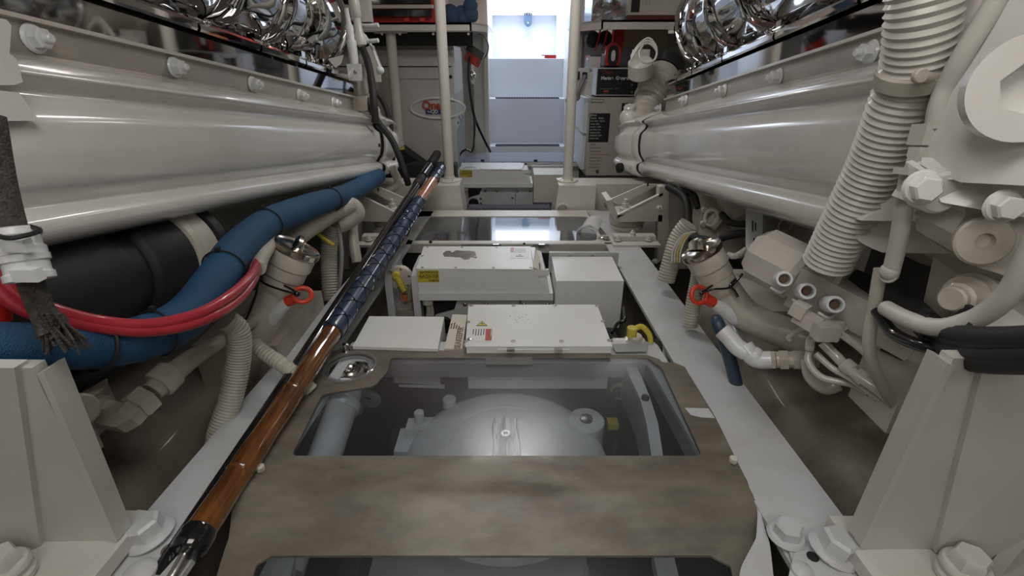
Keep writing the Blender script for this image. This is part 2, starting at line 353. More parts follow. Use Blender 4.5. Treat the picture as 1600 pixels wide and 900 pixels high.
# ================================================================ ENGINES
EU = ray(838, 220).normalized()                     # shaft direction: the engines slope down away from the camera
EL = V((EU.y, -EU.x, 0)).normalized()
EW = EL.cross(EU).normalized()
def onL(px, py, L):                                 # photo point on the engine plane at lateral distance L
    r = ray(px, py); t = (L - CAMP.dot(EL)) / r.dot(EL); return CAMP + r * t
def E3(a, l, w_): return EU * a + EL * l + EW * w_
def crom(pts, n=5): return [tuple(p) for p in smooth_path([V((a, b, 0)) for a, b in pts], n)]
def engine(s):
    left = s < 0
    base = -.80 if left else .59
    px = 300 if left else 1200
    rows = ([(-.135, 91), (-.14, 94), (-.14, 127), (-.11, 131), (-.05, 136), (-.015, 144), (-.012, 151), (-.035, 163), (-.03, 176), (-.006, 191), (0, 212), (0, 240), (-.008, 268), (-.026, 285), (-.031, 292), (-.012, 300), (-.001, 308), (0, 322), (-.015, 333), (-.06, 337)] if left else
            [(-.135, 104), (-.14, 107), (-.14, 135), (-.11, 139), (-.05, 144), (-.015, 151), (-.012, 157), (-.035, 168), (-.03, 180), (-.006, 195), (0, 215), (0, 242), (-.008, 268), (-.026, 284), (-.031, 291), (-.012, 299), (-.001, 307), (0, 321), (-.015, 333), (-.06, 337)])
    prof = []
    for off, row in rows:
        L = base - s * (-off) * -1 if False else base + (-off if not left else off)
        prof.append((L, onL(px, row, L).dot(EW)))
    out = -s * 0
    far = 2.50 if left else 2.84
    near = -.25 if left else .80
    side = 'left' if left else 'right'
    eng = thing('marine_engine', f'big white marine engine with chrome covers filling the {side} side of the room', 'engine', (s * .95, 1.3, -.1))
    def ex(prof2, a0, a1, cap=True):
        m = M(); m.loft([[E3(a, l, w_) for l, w_ in prof2] for a in a0 + a1 if True] if False else [[E3(a, l, w_) for l, w_ in prof2] for a in (a0, a1)], closed=True, cap=cap); return m
    def S(l): return l          # lateral values are already signed
    # long pan cover: flange excluded
    body = crom(prof[3:], 4); back = prof[-1]
    closed = body + [(back[0] + s * .25, back[1] - .0), (back[0] + s * .25, prof[3][1])]
    secs = [[E3(a, p[0], p[1]) for p in closed] for a in (near, far - .06)]
    # last few centimetres pinch in towards the end cover gasket
    secs.append([E3(far, p[0] + s * .012, p[1] + (.004 if p[1] < prof[9][1] else -.004)) for p in closed])
    m = M(); m.loft(secs, closed=True)
    m.link('side_cover', WH, eng, recalc=True, ang=50)
    # bolted flange
    fl = [prof[0], prof[1], prof[2], (prof[3][0], prof[3][1]), (prof[3][0] + s * .2, prof[3][1]), (prof[0][0] + s * .2, prof[0][1])]
    m = ex([(p[0], p[1]) for p in fl], near, far + .02); m.link('flange', FL, eng, recalc=True)
    # bright lip along the flange
    e = prof[0]; m = M(); m.loft([[E3(a, e[0] + x, e[1] + z) for x, z in ((-s * .008, -.004), (-s * .008, .004), (s * .05, .006), (s * .05, -.004))] for a in (near, far + .02)], closed=True); m.link('edge_lip', PE, eng, recalc=True)
    # bolts on the flange
    for bx, by in ([(52, 60), (272, 105), (394, 132), (468, 150), (521, 161)] if left else [(1362, 82), (1217, 121), (1132, 142), (1072, 156), (1032, 169)]):
        p = onL(bx, by, prof[1][0] - s * .001); M().bolt(p, EL * -s + EU * -.0, .023, True, .4).link('flange_bolt', PVC, eng)
    # chrome lower strip and rail
    gp = onL(300 if left else 1200, 46 if left else 67, base + s * .125); gl, gw = base + s * .125, gp.dot(EW)
    m = ex([(e[0] + s * .002, e[1] + .005), (gl + s * .010, gw - .010), (gl + s * .03, gw - .006), (gl + s * .15, gw), (e[0] + s * .16, e[1])], near, far); m.link('chrome_strip', CH, eng, recalc=True)
    # chrome exhaust shield in segments
    tgt = P(550, 30, y=2.6) if left else P(1036, 40, y=2.98)
    cl, cw, R = base + s * .385, tgt.dot(EW) + .02, .225
    if left: joints = [(312, 46), (410, 86), (480, 108)]
    else: joints = [(1209, 55), (1128, 90), (1080, 118)]
    aj = sorted(onL(x, y, gl).dot(EU) for x, y in joints)
    sp = (aj[-1] - aj[0]) / 2
    print(side, 'chrome joints', [round(q, 2) for q in aj], 'gw', round(gw, 3), 'cw', round(cw, 3))
    a_end = far + .02
    J = [aj[0] - sp * 2, aj[0] - sp, aj[0], aj[1], aj[2], min(aj[2] + sp * .62, a_end - .12), a_end]
    J = [q for q in J if q > near - .3]
    for i in range(len(J) - 1):
        a0, a1 = J[i] + .006, J[i + 1] - .006; m = M(); secs = []
        n = 22
        for k in range(n + 1):
            t = k / n; a = a0 + (a1 - a0) * t
            dip = (abs(2 * t - 1) ** 7) * .045
            if i == len(J) - 2: dip = .05 * (1 - t) ** 4
            ring = []
            for q in range(28):
                th = math.radians(-128 + q * 10.5)       # from the rail side round over the top
                r = R - dip * (.55 + .45 * math.sin(math.radians(q * 6.5)))
                ring.append(E3(a, cl - s * r * math.cos(th) * 1.0, cw + r * math.sin(th)))
            ring = [E3(a, gl + s * .13, gw + .01), E3(a, gl + s * .004, gw + .002), E3(a, gl, gw + .008), E3(a, gl, gw + .022), E3(a, gl + s * .006, gw + .030)] + ring[4:]
            # skirt from the rail to the round body
            ring += [E3(a, cl + s * R * .9, gw + .01)]
            secs.append(ring)
        m.loft(secs, closed=True); m.link('exhaust_shield', CH, eng, recalc=True, ang=30)
        if i < len(J) - 2:
            p = E3(J[i + 1], gl + s * .012, gw + .03); m = M()
            m.cyl(p - EU * .03, EU, .008, .06, 12)
            m.bolt(p + EU * .035 - EL * s * .01, EL * -s, .010); m.box(p + EL * s * .012 + EW * .008, (.03, .03, .035), .006, (EL, EU, EW)); m.link('shield_clamp', CH, eng)
            continue
            m = M(); pts = [E3(J[i + 1], cl - s * (R - .040) * math.cos(math.radians(th)), cw + (R - .035) * math.sin(math.radians(th))) for th in range(-60, 120, 12)]
            m.tube([p] + pts, .012, 8, 3); m.link('band_clamp', CH, eng)
    # end ring of the shield
    ring = M(); ring.lathe([(R + .004, -.012), (R + .014, -.008), (R + .014, .012), (R + .004, .018), (R * .5, .022)], E3(a_end, cl, cw), EU, 48); ring.link('shield_end_ring', CH, eng)
    # block behind everything
    topw = cw + R * .6; m = M(); lo = prof[-1][1]
    bl = [(base + s * .26, lo + .005), (base + s * .26, gw + .02), (base + s * .62, gw + .02), (base + s * .62, topw), (base + s * 1.0, topw), (base + s * 1.0, lo + .005)]
    ex(bl, near, far - .02).link('engine_block', BG, eng, recalc=True)
    # lower crankcase, set back, seen under the cover
    lw = [(base + s * .30, lo - .28), (base + s * .27, lo + .02), (base + s * 1.0, lo + .02), (base + s * .9, lo - .30)]
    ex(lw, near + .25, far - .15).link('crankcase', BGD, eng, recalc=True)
    # far end cover: gasket line, plate, cast bulge
    pe = [prof[3]] + prof[4:]
    ctr_l = base + s * .12; ctr_w = (prof[4][1] + prof[-1][1]) / 2
    def scaled(k, dx): return [(ctr_l + (p[0] - ctr_l) * k + s * dx, ctr_w + (p[1] - ctr_w) * k) for p in crom(pe, 3)] + [(base + s * .3, ctr_w + (prof[-1][1] - ctr_w) * k), (base + s * .3, ctr_w + (prof[3][1] - ctr_w) * k)]
    m = M(); m.loft([[E3(a, l, w_) for l, w_ in scaled(1.0, 0)] for a in (far, far + .006)], closed=True); m.link('gasket', BK, eng, recalc=True)
    fe = .45 if left else 1.0
    m = M(); m.loft([[E3(a, l, w_) for l, w_ in scaled(k, d * fe)] for a, k, d in ((far + .006, 1.04, -.010), (far + .045, 1.05, -.026), (far + .052, 1.0, -.03), (far + .12, .97, -.085), (far + .20, .80, -.13), (far + .26, .5, -.13))], closed=True); m.link('end_cover', WH, eng, recalc=True, ang=50)
    for q, (bx, by) in enumerate([(592, 227), (590, 296)] if left else [(984, 228), (1013, 288)]):
        p = onL(bx, by, base - s * (.022 if left else .034)); M().cyl(p, EL * -s, .009, .006, 14).link('cover_screw', BK, eng)
    return dict(e=eng, base=base, prof=prof, far=far, cl=cl, cw=cw, R=R, gl=gl, gw=gw, lo=lo, near=near)
ELFT = engine(-1)
ERGT = engine(1)
# ================================================================ CENTRE LINE: girders, covers, stabiliser units
def girders():
    R_out = [P(1316, 804, z=0), P(1020, 412, z=0)]; R_in = [P(1197, 815, z=0), P(962, 409, z=0)]
    L_out = [P(231, 797, z=0), P(562, 415, z=0)]
    def at_y(a, b, y): t = (y - a.y) / (b.y - a.y); return a.lerp(b, t)
    for side, o, inn, lab in (('right', R_out, R_in, 'long white painted steel girder on the right of the clear covers'), ('left', L_out, None, 'long white painted steel girder on the left, under the wooden pole')):
        p0, p1 = at_y(*o, .30), at_y(*o, 2.72)
        if inn: q0, q1 = at_y(*inn, .30), at_y(*inn, 2.72)
        else: q0, q1 = p0 + V((.155, 0, 0)), p1 + V((.155, 0, 0))
        t = thing('girder', lab, 'girder', (p0 + q1) / 2 + V((0, 0, -.5)))
        m = M(); m.prism([p0, q0, q1, p1], (0, 0, -.012), .003); m.link('top_flange', WG, t)
        m = M(); s = 1 if side == 'left' else -1
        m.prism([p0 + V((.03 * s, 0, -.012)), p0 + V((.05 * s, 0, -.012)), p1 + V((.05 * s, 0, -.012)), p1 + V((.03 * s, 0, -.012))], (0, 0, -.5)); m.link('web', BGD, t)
    # inner frame carrying the covers
    t = thing('cover_frame', 'white painted frame around the front cover between the two girders', 'frame', (0, 1.0, -.03))
    L0, R0 = -.52, .475
    m = M(); outer = rnd_poly([V((-.535, .735, -.004)), V((R0 + .01, .735, -.004)), V((.45, 1.30, -.004)), V((-.50, 1.30, -.004))], .01, 2)
    hole = rnd_poly([V((-.505, .75, -.004)), V((.425, .75, -.004)), V((.395, 1.20, -.004)), V((-.475, 1.20, -.004))], .03)
    m.plate(outer, [hole], (0, 0, -.012)); m.link('frame_plate', WG, t)
    # coaming walls under the frame
    m = M()
    for a, b in (((-.475, 1.20), (.395, 1.20)), ((.395, 1.20), (.425, .76))):
        A, B = V((*a, -.016)), V((*b, -.016)); d = (B - A).normalized(); n = V((-d.y, d.x, 0)) * .012
        m.prism([A, B, B + n, A + n], (0, 0, -.05))
    m.link('coaming', GRY, t)
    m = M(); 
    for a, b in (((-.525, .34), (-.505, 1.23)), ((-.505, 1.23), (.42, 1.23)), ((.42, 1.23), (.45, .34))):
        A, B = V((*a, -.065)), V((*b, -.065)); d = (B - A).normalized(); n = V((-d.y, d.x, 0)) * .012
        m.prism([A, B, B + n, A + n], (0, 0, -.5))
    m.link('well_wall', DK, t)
girders()
def front_cover():
    t = thing('hatch_cover', 'brown-grey painted acrylic cover with a clear scratched window, largest one, in the foreground', 'hatch cover', (0, .9, 0))
    zt = .010
    out = Ps([(520, 549), (545, 541), (624, 540), (640, 542), (655, 547), (668, 548), (670, 545), (676, 547), (706, 548), (716, 541), (740, 541), (790, 546), (872, 545), (895, 541), (925, 543), (952, 551), (957, 554), (1012, 555), (1030, 561), (1035, 566), (1052, 566), (1070, 573), (1075, 582), (1111, 640), (1118, 652), (1160, 737), (1168, 752), (375, 752), (420, 690), (455, 640), (495, 588), (505, 575)], z=zt)
    win = rnd_poly(Ps([(510, 598), (533, 570), (540, 557), (1012, 557), (1030, 568), (1097, 712), (455, 712)], z=zt), .018, 4)
    win = rnd_poly(Ps([(516, 600), (596, 558), (1012, 558), (1034, 572), (1097, 712), (455, 712)], z=zt), .015, 4)
    c0 = P(546, 573, z=zt); rr = .072
    hole = [c0 + V((rr * math.cos(a), rr * .95 * math.sin(a), 0)) for a in [2 * math.pi * k / 28 for k in range(28)]]
    # window must not touch the round hole
    win = rnd_poly(Ps([(503, 616), (585, 603), (606, 580), (610, 559), (1012, 559), (1034, 574), (1097, 712), (455, 712)], z=zt), .014, 4)
    m = M(); m.plate(out, [win, hole], (0, 0, -.006))
    rows = [(752, .010, 375, 1168), (762, .0096, 371, 1171), (772, .006, 369, 1176), (784, -.001, 366, 1181), (800, -.010, 362, 1183), (820, -.022, 360, 1184), (842, -.034, 357, 1182), (856, -.042, 352, 1176), (868, -.048, 348, 1170)]
    secs = []
    for r, z, a, b in rows:
        A, B = P(a, r, z=z), P(b, r, z=z); secs.append([A.lerp(B, k / 12) for k in range(13)])
    tm = bmesh.new(); g = [[tm.verts.new(p) for p in s_] for s_ in secs]
    for a, b in zip(g, g[1:]):
        for k in range(12): tm.faces.new([a[k], a[k + 1], b[k + 1], b[k]])
    r = bmesh.ops.extrude_face_region(tm, geom=list(tm.faces))
    for q in r['geom']:
        if isinstance(q, bmesh.types.BMVert): q.co += V((0, 0, -.006))
    m.take(tm)
    z1, z2 = -.048, -.075
    A, B, C_, D = P(348, 868, z=z1), P(404, 868, z=z1), P(388, 930, z=z2), P(330, 930, z=z2)
    m.prism(rnd_poly([A, P(425, 868, z=z1), P(400, 882, z=-.055), C_, D], .004), (0, 0, -.006))
    m.prism(rnd_poly([P(1110, 868, z=z1), P(1170, 868, z=z1), P(1163, 884, z=-.055), P(1158, 930, z=z2), P(1150, 930, z=z2), P(1142, 884, z=-.055)], .004), (0, 0, -.006))
    m.link('cover_shell', HT, t, recalc=True, ang=30)
    m = M(); m.prism([p + V((0, 0, -.0005)) for p in win], (0, 0, -.004)); m.link('window_pane', GLS, t)
    m = M(); m.prism([P(402, 866, z=z1 - .004), P(1150, 866, z=z1 - .004), P(1170, 980, z=z2 - .01), P(370, 980, z=z2 - .01)], (0, 0, -.004)); m.link('lower_window_pane', GLS, t)
    # clear rim round the hole at the back left corner
    m = M(); m.torus(c0, UP, rr, .006, 40, 8); m.torus(c0 + V((0, 0, -.006)), UP, rr - .012, .004, 40, 8); m.link('hole_rim', CLR, t)
    for x, y in ((408, 735), (1145, 722)):
        m = M(); m.cyl(P(x, y, z=zt), UP, .0085, .013, 18); m.mi = 1; m.cyl(P(x, y, z=zt + .0125), UP, .0045, .001, 12); m.link('screw_cap', [CRM, BGD], t, )
    for x, y in ((735, 541), (541, 549)):
        m = M(); p = P(x, y, z=zt); m.cyl(p, UP, .013, .003, 20); m.lathe([(.006, .003), (.006, .018), (.011, .020), (.009, .026), (.004, .028)], p, UP, 16); m.link('thumb_screw', ST, t)
    # white unpainted bands at the right edge
    m = M(); m.prism(Ps([(1070, 637), (1107, 638), (1117, 653), (1096, 652), (1079, 648)], z=zt + .0006), (0, 0, -.001)); m.link('bare_white_patch', WG, t)
    m = M(); m.prism(Ps([(955, 539), (1011, 537), (1010, 550), (962, 551)], z=.004), (0, 0, .003)); m.link('hinge_pad', GRY, t)
    m = M(); m.prism(Ps([(760, 558), (831, 557), (832, 571), (759, 571)], z=zt - .002), (0, 0, .003), .001); m.link('moulded_label', mat('smoked_label', (.11, .11, .105), .5), t)
front_cover()
def edge_plate():
    # white scalloped plate between cover and girder at the lower right
    M().prism(rnd_poly(Ps([(1181, 770), (1192, 815), (1203, 850), (1212, 930), (1150, 930), (1158, 885), (1170, 862), (1182, 840), (1184, 800)], z=-.003), .01, 3), (0, 0, -.006)).link('edging_plate', WG, label='chipped white curved edging strip between front cover and right girder', cat='plate')
    t = thing('joint_plate', 'white bolted joint plate at the near end of the right girder', 'plate', P(1260, 860, z=0))
    M().prism(rnd_poly(Ps([(1216, 812), (1330, 812), (1390, 930), (1250, 930)], z=0), .008, 3), (0, 0, .008), .002).link('plate', WG, t)
    M().prism(rnd_poly(Ps([(1240, 864), (1300, 862), (1350, 930), (1225, 930)], z=.008), .012, 3), (0, 0, .006), .002).link('upper_plate', WG, t)
    M().bolt(P(1228, 838, z=.008), UP, .029, False, .3).link('bolt', WG, t)
    M().bolt(P(1300, 862, z=.012), UP + V((.25, 0, 0)), .036, False, .9).link('nut', WG, t)
    M().cyl(P(1270, 870, z=.0145), UP, .010, .001, 16).link('bolt_hole', BK, t)
    M().lathe([(.018, 0), (.017, .005), (.010, .010), (.001, .012)], P(1253, 893, z=.014), UP, 20).link('rivet_head', WG, t)
    t = thing('joint_plate', 'white bolted joint plate at the near end of the left girder', 'plate', P(240, 860, z=0))
    M().prism(rnd_poly(Ps([(215, 800), (300, 812), (262, 930), (150, 930)], z=0), .008, 3), (0, 0, .008), .002).link('plate', WG, t)
    M().bolt(P(236, 838, z=.010), UP + V((-.2, 0, 0)), .036, False, .5).link('nut', WG, t)
    M().torus(P(264, 859, z=.0095), UP, .010, .003, 20, 6).link('bolt_hole', STD, t)
    M().lathe([(.026, 0), (.026, .008), (.014, .018), (.001, .021)], P(220, 898, z=.008), UP, 20).link('rivet_head', WG, t)
edge_plate()
def gyro():
    t = thing('gyro_stabiliser', 'round white machine housing with dirty centre strip seen through the front window', 'machine', (0, 1.0, -.55))
    c = P(790, 690, z=-.10); c.z = -.13; R = .268
    m = M(); m.lathe([(R * 1.02, -.42), (R * 1.02, -.05), (R * 1.0, -.03), (R * .96, -.012), (R * .86, .004), (R * .6, .018), (R * .565, .020), (R * .56, .0185), (R * .55, .0205), (R * .3, .026), (.0001, .027)], c, UP, 72); m.link('housing', PVC, t)
    m = M(); zz = c.z + .0250
    m.prism(rnd_poly([V((c.x - .038, c.y - .14, zz)), V((c.x + .04, c.y - .14, zz)), V((c.x + .034, c.y + .09, zz)), V((c.x - .03, c.y + .09, zz))], .02), (0, 0, .0065)); m.link('centre_strip', STRIP, t)
    m = M()
    for dx, r_ in ((-.036, .0035), (.036, .003), (-.004, .006)): m.tube([V((c.x + dx, c.y - .13, zz + .007)), V((c.x + dx * .95 + .004, c.y - .03, zz + .007)), V((c.x + dx * .9 - .003, c.y + .05, zz + .007)), V((c.x + dx * .85, c.y + .088, zz + .007))], [r_, r_ * .6, r_ * 1.4, r_], 8, 5, sq=(1, .4))
    m.link('grease_streak', BKM, t, kind='stuff')
    m = M(); m.lathe([(.013, 0), (.015, .004), (.012, .010), (.006, .010), (.005, .005)], V((c.x, c.y + .02, c.z + .031)), UP, 24); m.link('centre_plug', ST, t)
    m = M(); p = P(916, 655, z=-.12); m.lathe([(.052, -.3), (.052, -.004), (.048, .0)], p, UP, 32); m.box(p + V((-.03, -.10, -.03)), (.05, .2, .04), .006); m.box(p + V((.06, -.16, -.06)), (.10, .08, .03), .004); m.link('bearing_lug', PVC, t)
    m = M(); m.lathe([(.019, 0), (.017, .006), (.010, .008), (.001, .009)], p, UP, 20); m.link('lug_bolt', STD, t)
    m = M(); p = P(655, 650, z=-.11); m.box(p + V((-.01, -.01, -.05)), (.05, .05, .06), .008); m.box(p + V((-.03, -.05, -.06)), (.05, .09, .04), .006); m.cyl(p + V((0, 0, -.03)), UP, .014, .045, 20); m.box(p + V((.03, .0, -.04)), (.05, .05, .03), .008); m.link('lifting_lug', PVC, t)
    m = M(); p = P(702, 624, z=-.12); m.cyl(p + V((0, 0, -.03)), UP, .02, .035, 20); m.link('boss', PVC, t)
    m = M(); m.prism([p + V((-.10, -.17, -.08)), p + V((-.02, -.10, -.06)), p + V((-.02, -.28, -.06)), p + V((-.15, -.28, -.08))], (0, 0, -.03), .004); m.link('foot', PVC, t)
    for (q, mm, nm) in ((Ps([(585, 864), (905, 864), (925, 960), (560, 960)], z=-.20), GRY, 'lower_panel'), (Ps([(1020, 864), (1052, 864), (1075, 960), (1040, 960)], z=-.16), PVC, 'lower_rail'), (Ps([(385, 864), (462, 864), (440, 960), (350, 960)], z=-.16), PVC, 'lower_pipe_cover')):
        M().prism(q, (0, 0, -.03), .004).link(nm, mm, t)
    M().tube([P(925, 862, z=-.15), P(950, 960, z=-.15)], .016, 12, 1).link('lower_hose', BK, t)
    # dark machinery around it
    m = M(); m.box((0, .8, -.58), (.9, .9, .05), 0)
    for i in range(26):
        x = random.uniform(-.36, .36); y = random.uniform(.95, 1.17)
        m.box((x, y, -.32 + random.uniform(-.1, .08)), (random.uniform(.03, .1), random.uniform(.03, .08), .1), .008)
    for i in range(14):
        x = random.choice((-1, 1)) * random.uniform(.26, .37); y = random.uniform(.7, 1.1)
        m.tube([(x, y, -.32), (x + .03, y + .05, -.22), (x + .02, y + .12, -.24)], .010, 8, 4)
    m.link('dark_machinery', BKM, t)
    arm = Ps([(972, 559), (985, 590), (1001, 625), (1011, 665), (1018, 712), (1036, 712), (1028, 660), (1016, 622), (1003, 590), (988, 559)], z=-.03)
    M().prism(arm, (0, 0, -.012), .002).link('guard_rail', PVC, t)
    M().prism(Ps([(972, 559), (985, 590), (1001, 625), (1011, 665), (1018, 712), (1016, 712), (1009, 665), (999, 625), (983, 590), (970, 559)], z=-.042), (0, 0, -.12)).link('guard_rail_web', GRY, t)
    M().lathe([(.011, 0), (.011, .006), (.008, .010), (.001, .011)], P(1008, 623, z=-.03), UP, 8).link('rail_bolt', BK, t)
    for x, y in ((957, 662), (1048, 680)):
        m = M(); m.box(P(x, y, z=-.16), (.03, .03, .02), .004); m.link('yellow_clip', YL, t)
    m = M(); m.torus(P(970, 612, z=-.14), V((.3, 1, .2)), .03, .006, 20, 8); m.link('wire_loop', BGD, t)
    # stand pipe left, with metal filler ring
    t = thing('stand_pipe', 'white pipe with round metal top ring under the left corner of the front cover', 'pipe', P(500, 712, z=-.4))
    a, b = P(552, 585, z=-.03), P(505, 720, z=-.12)
    d = (b - a).normalized(); m = M(); m.tube([a + d * .04, b + d * .25], .042, 28, 1); m.lathe([(.046, 0), (.05, .006), (.05, .022), (.046, .028)], a + d * .09, d, 28); m.link('pipe', PVC, t)
    c0 = P(548, 577, z=-.008)
    m = M(); m.lathe([(.046, -.03), (.052, -.006), (.050, 0), (.040, .001), (.036, -.004), (.028, -.003), (.024, .003), (.018, .003), (.013, -.004), (.008, -.003), (.007, .002), (.0001, .002)], c0, UP, 40); m.link('filler_ring', ST, t)
    m = M(); m.prism(rnd_poly([c0 + V((-.035, .012, -.014)), c0 + V((.062, .005, -.014)), c0 + V((.058, .065, -.014)), c0 + V((-.03, .070, -.014))], .012), (0, 0, .004), .001); m.link('mounting_tab', PVC, t)
    for x, y in ((578, 558), (572, 580)): M().cyl(P(x, y, z=-.009), UP, .006, .006, 12).link('tab_screw', BK, t)
    m = M(); p = P(575, 622, z=-.10); m.torus(p, V((.2, 1, .3)), .028, .012, 20, 8); m.box(p + V((-.02, -.04, 0)), (.03, .03, .03), .005); m.link('hose_clip', GRY, t)
STRIP = mat('dirty_aluminium', (.50, .50, .50), .35, metal=.2, c2=(.05, .045, .04), sc2=9, amt=.95, stretch=(6, .8, 1), lo=.42, hi=.56)
gyro()
def box_slab(top, h, lidz=.006):
    return [p + V((0, 0, -h)) for p in top], top
def screws(par, pts, z, r=.0065, name='screw', m=STD):
    for x, y in pts:
        q = M(); q.lathe([(r, 0), (r * .9, .0015), (r * .4, .0018), (r * .35, .0006)], P(x, y, z=z), UP, 14); q.link(name, m, par)
def warn_tri(m, c, X, Y, s):
    m.mi = 1; m.prism([c - X * s * .55 - Y * s * .4, c + X * s * .55 - Y * s * .4, c + Y * s * .55], X.cross(Y) * .0003)
    k = .78; m.mi = 2; c2 = c + X.cross(Y) * .0004
    m.prism([c2 + (-X * s * .55 - Y * s * .4) * k, c2 + (X * s * .55 - Y * s * .4) * k, c2 + Y * s * .55 * k], X.cross(Y) * .0003)
    m.mi = 1; c3 = c2 + X.cross(Y) * .0004
    m.prism([c3 + Y * s * .3 + X * s * .03, c3 - X * s * .12, c3 + X * s * .02, c3 - Y * s * .28, c3 + X * s * .14 + Y * s * .06, c3 + X * s * .0 + Y * s * .06], X.cross(Y) * .0003)
def front_boxes():
    z = .035
    t = thing('junction_box', 'white metal electrical box with screwed lid and yellow triangle warning label, nearest box', 'electrical box', P(840, 510, z=-.12))
    top = Ps([(727, 541), (957, 541), (933, 476), (732, 476)], z=z)
    body = [p + V((0, 0, -.004)) for p in top]; c = sum(body, V()) / 4; body = [c + (p - c) * .985 for p in body]
    M().prism(body, (0, 0, -.15), .004).link('body', WBX, t)
    M().prism(top, (0, 0, -.004), .0015).link('lid', WBX, t)
    screws(t, [(736.6, 477.5), (802.6, 477.5), (867, 477.3), (933, 478), (731.5, 503), (942, 502), (726 + 2, 533), (802, 533), (877, 533), (952, 532)], z, .0075)
    X, Y = RT, V((0, 1, 0)); m = M(); q = Ps([(735, 534), (768, 534), (769, 498), (738, 498)], z=z + .0003); m.prism(q, (0, 0, .0003))
    cc = P(753, 506, z=z + .0008); warn_tri(m, cc, X, Y, .034)
    m.mi = 3; m.prism(Ps([(758, 532), (768, 532), (769, 514), (759, 514)], z=z + .0008), (0, 0, .0002))
    m.link('warning_label', [LBL, LBK, LYL, LRD], t)
    text('WARNING', 'warning_lettering', P(767.2, 515, z=z + .0014), V((0, -1, 0)), X, .0078, LBL, t, bold=.02)
    for i, s in enumerate(('Electrical shock', 'may cause death.', 'Turn off and lock', 'out power before', 'opening cover.')):
        text(s, 'warning_lettering', P(755.6 - i * 4, 514, z=z + .0008), V((0, -1, 0)), X, .0056, LBK, t)
    m = M(); sp = [(810, 495), (805, 492), (806, 500), (812, 497), (816, 495), (808, 503), (822, 492), (797, 494), (806, 489), (825, 499), (829, 522), (803, 498), (820, 505)]
    for x, y in sp: m.cyl(P(x, y, z=z), UP, random.uniform(.0012, .003), .0004, 8)
    m.link('paint_chips', STD, t, kind='stuff')
    m = M(); m.prism(Ps([(778, 548), (890, 548), (889, 543), (776, 543)], z=.02), (0, 0, .004), .001); m.link('hinge_strip', WBX, t)
    for x in (798, 872): M().box(P(x, 546, z=.026), (.022, .012, .008), .002).link('hinge_knuckle', ST, t)
    # label plate
    t = thing('label_plate', 'narrow cream plate lettered in brown, left of the nearest electrical box', 'plate', P(712, 520, z=0))
    q = Ps([(694, 545), (722, 545), (730, 492), (707, 491)], z=.012); M().prism(q, (0, 0, -.06), .003).link('plate', LBW, t)
    d = (q[2] - q[1]).normalized(); n = V((d.y, -d.x, 0))
    text('SEAKEEPER', 'maker_lettering', q[1] - n * .006 + d * .0, d, -n, .026, mat('brown_ink', (.22, .15, .10), .5), t, bold=.03).data.transform(Matrix.Translation((0, 0, .0006)))
    for i in range(4): text(['Made in USA', 'Patent pending', 'Serial no.', 'Model'][i], 'small_lettering', q[0].lerp(q[3], .55) + V((.008 + i * .0085, 0, .0006)), d, -n, .0065, LBK, t)
    # low white box at the left
    t = thing('low_cover_box', 'plain low white box without screws, left of the cream label plate', 'box', P(625, 520, z=-.1))
    top = Ps([(551, 541), (684, 545), (694, 495), (577, 494)], z=.02); M().prism(top, (0, 0, -.13), .003, 3).link('shell', WBX, t)
    M().prism([p + V((.012, 0, -.135)) for p in top], (0, 0, -.01)).link('base_lip', WBX, t)
front_boxes()
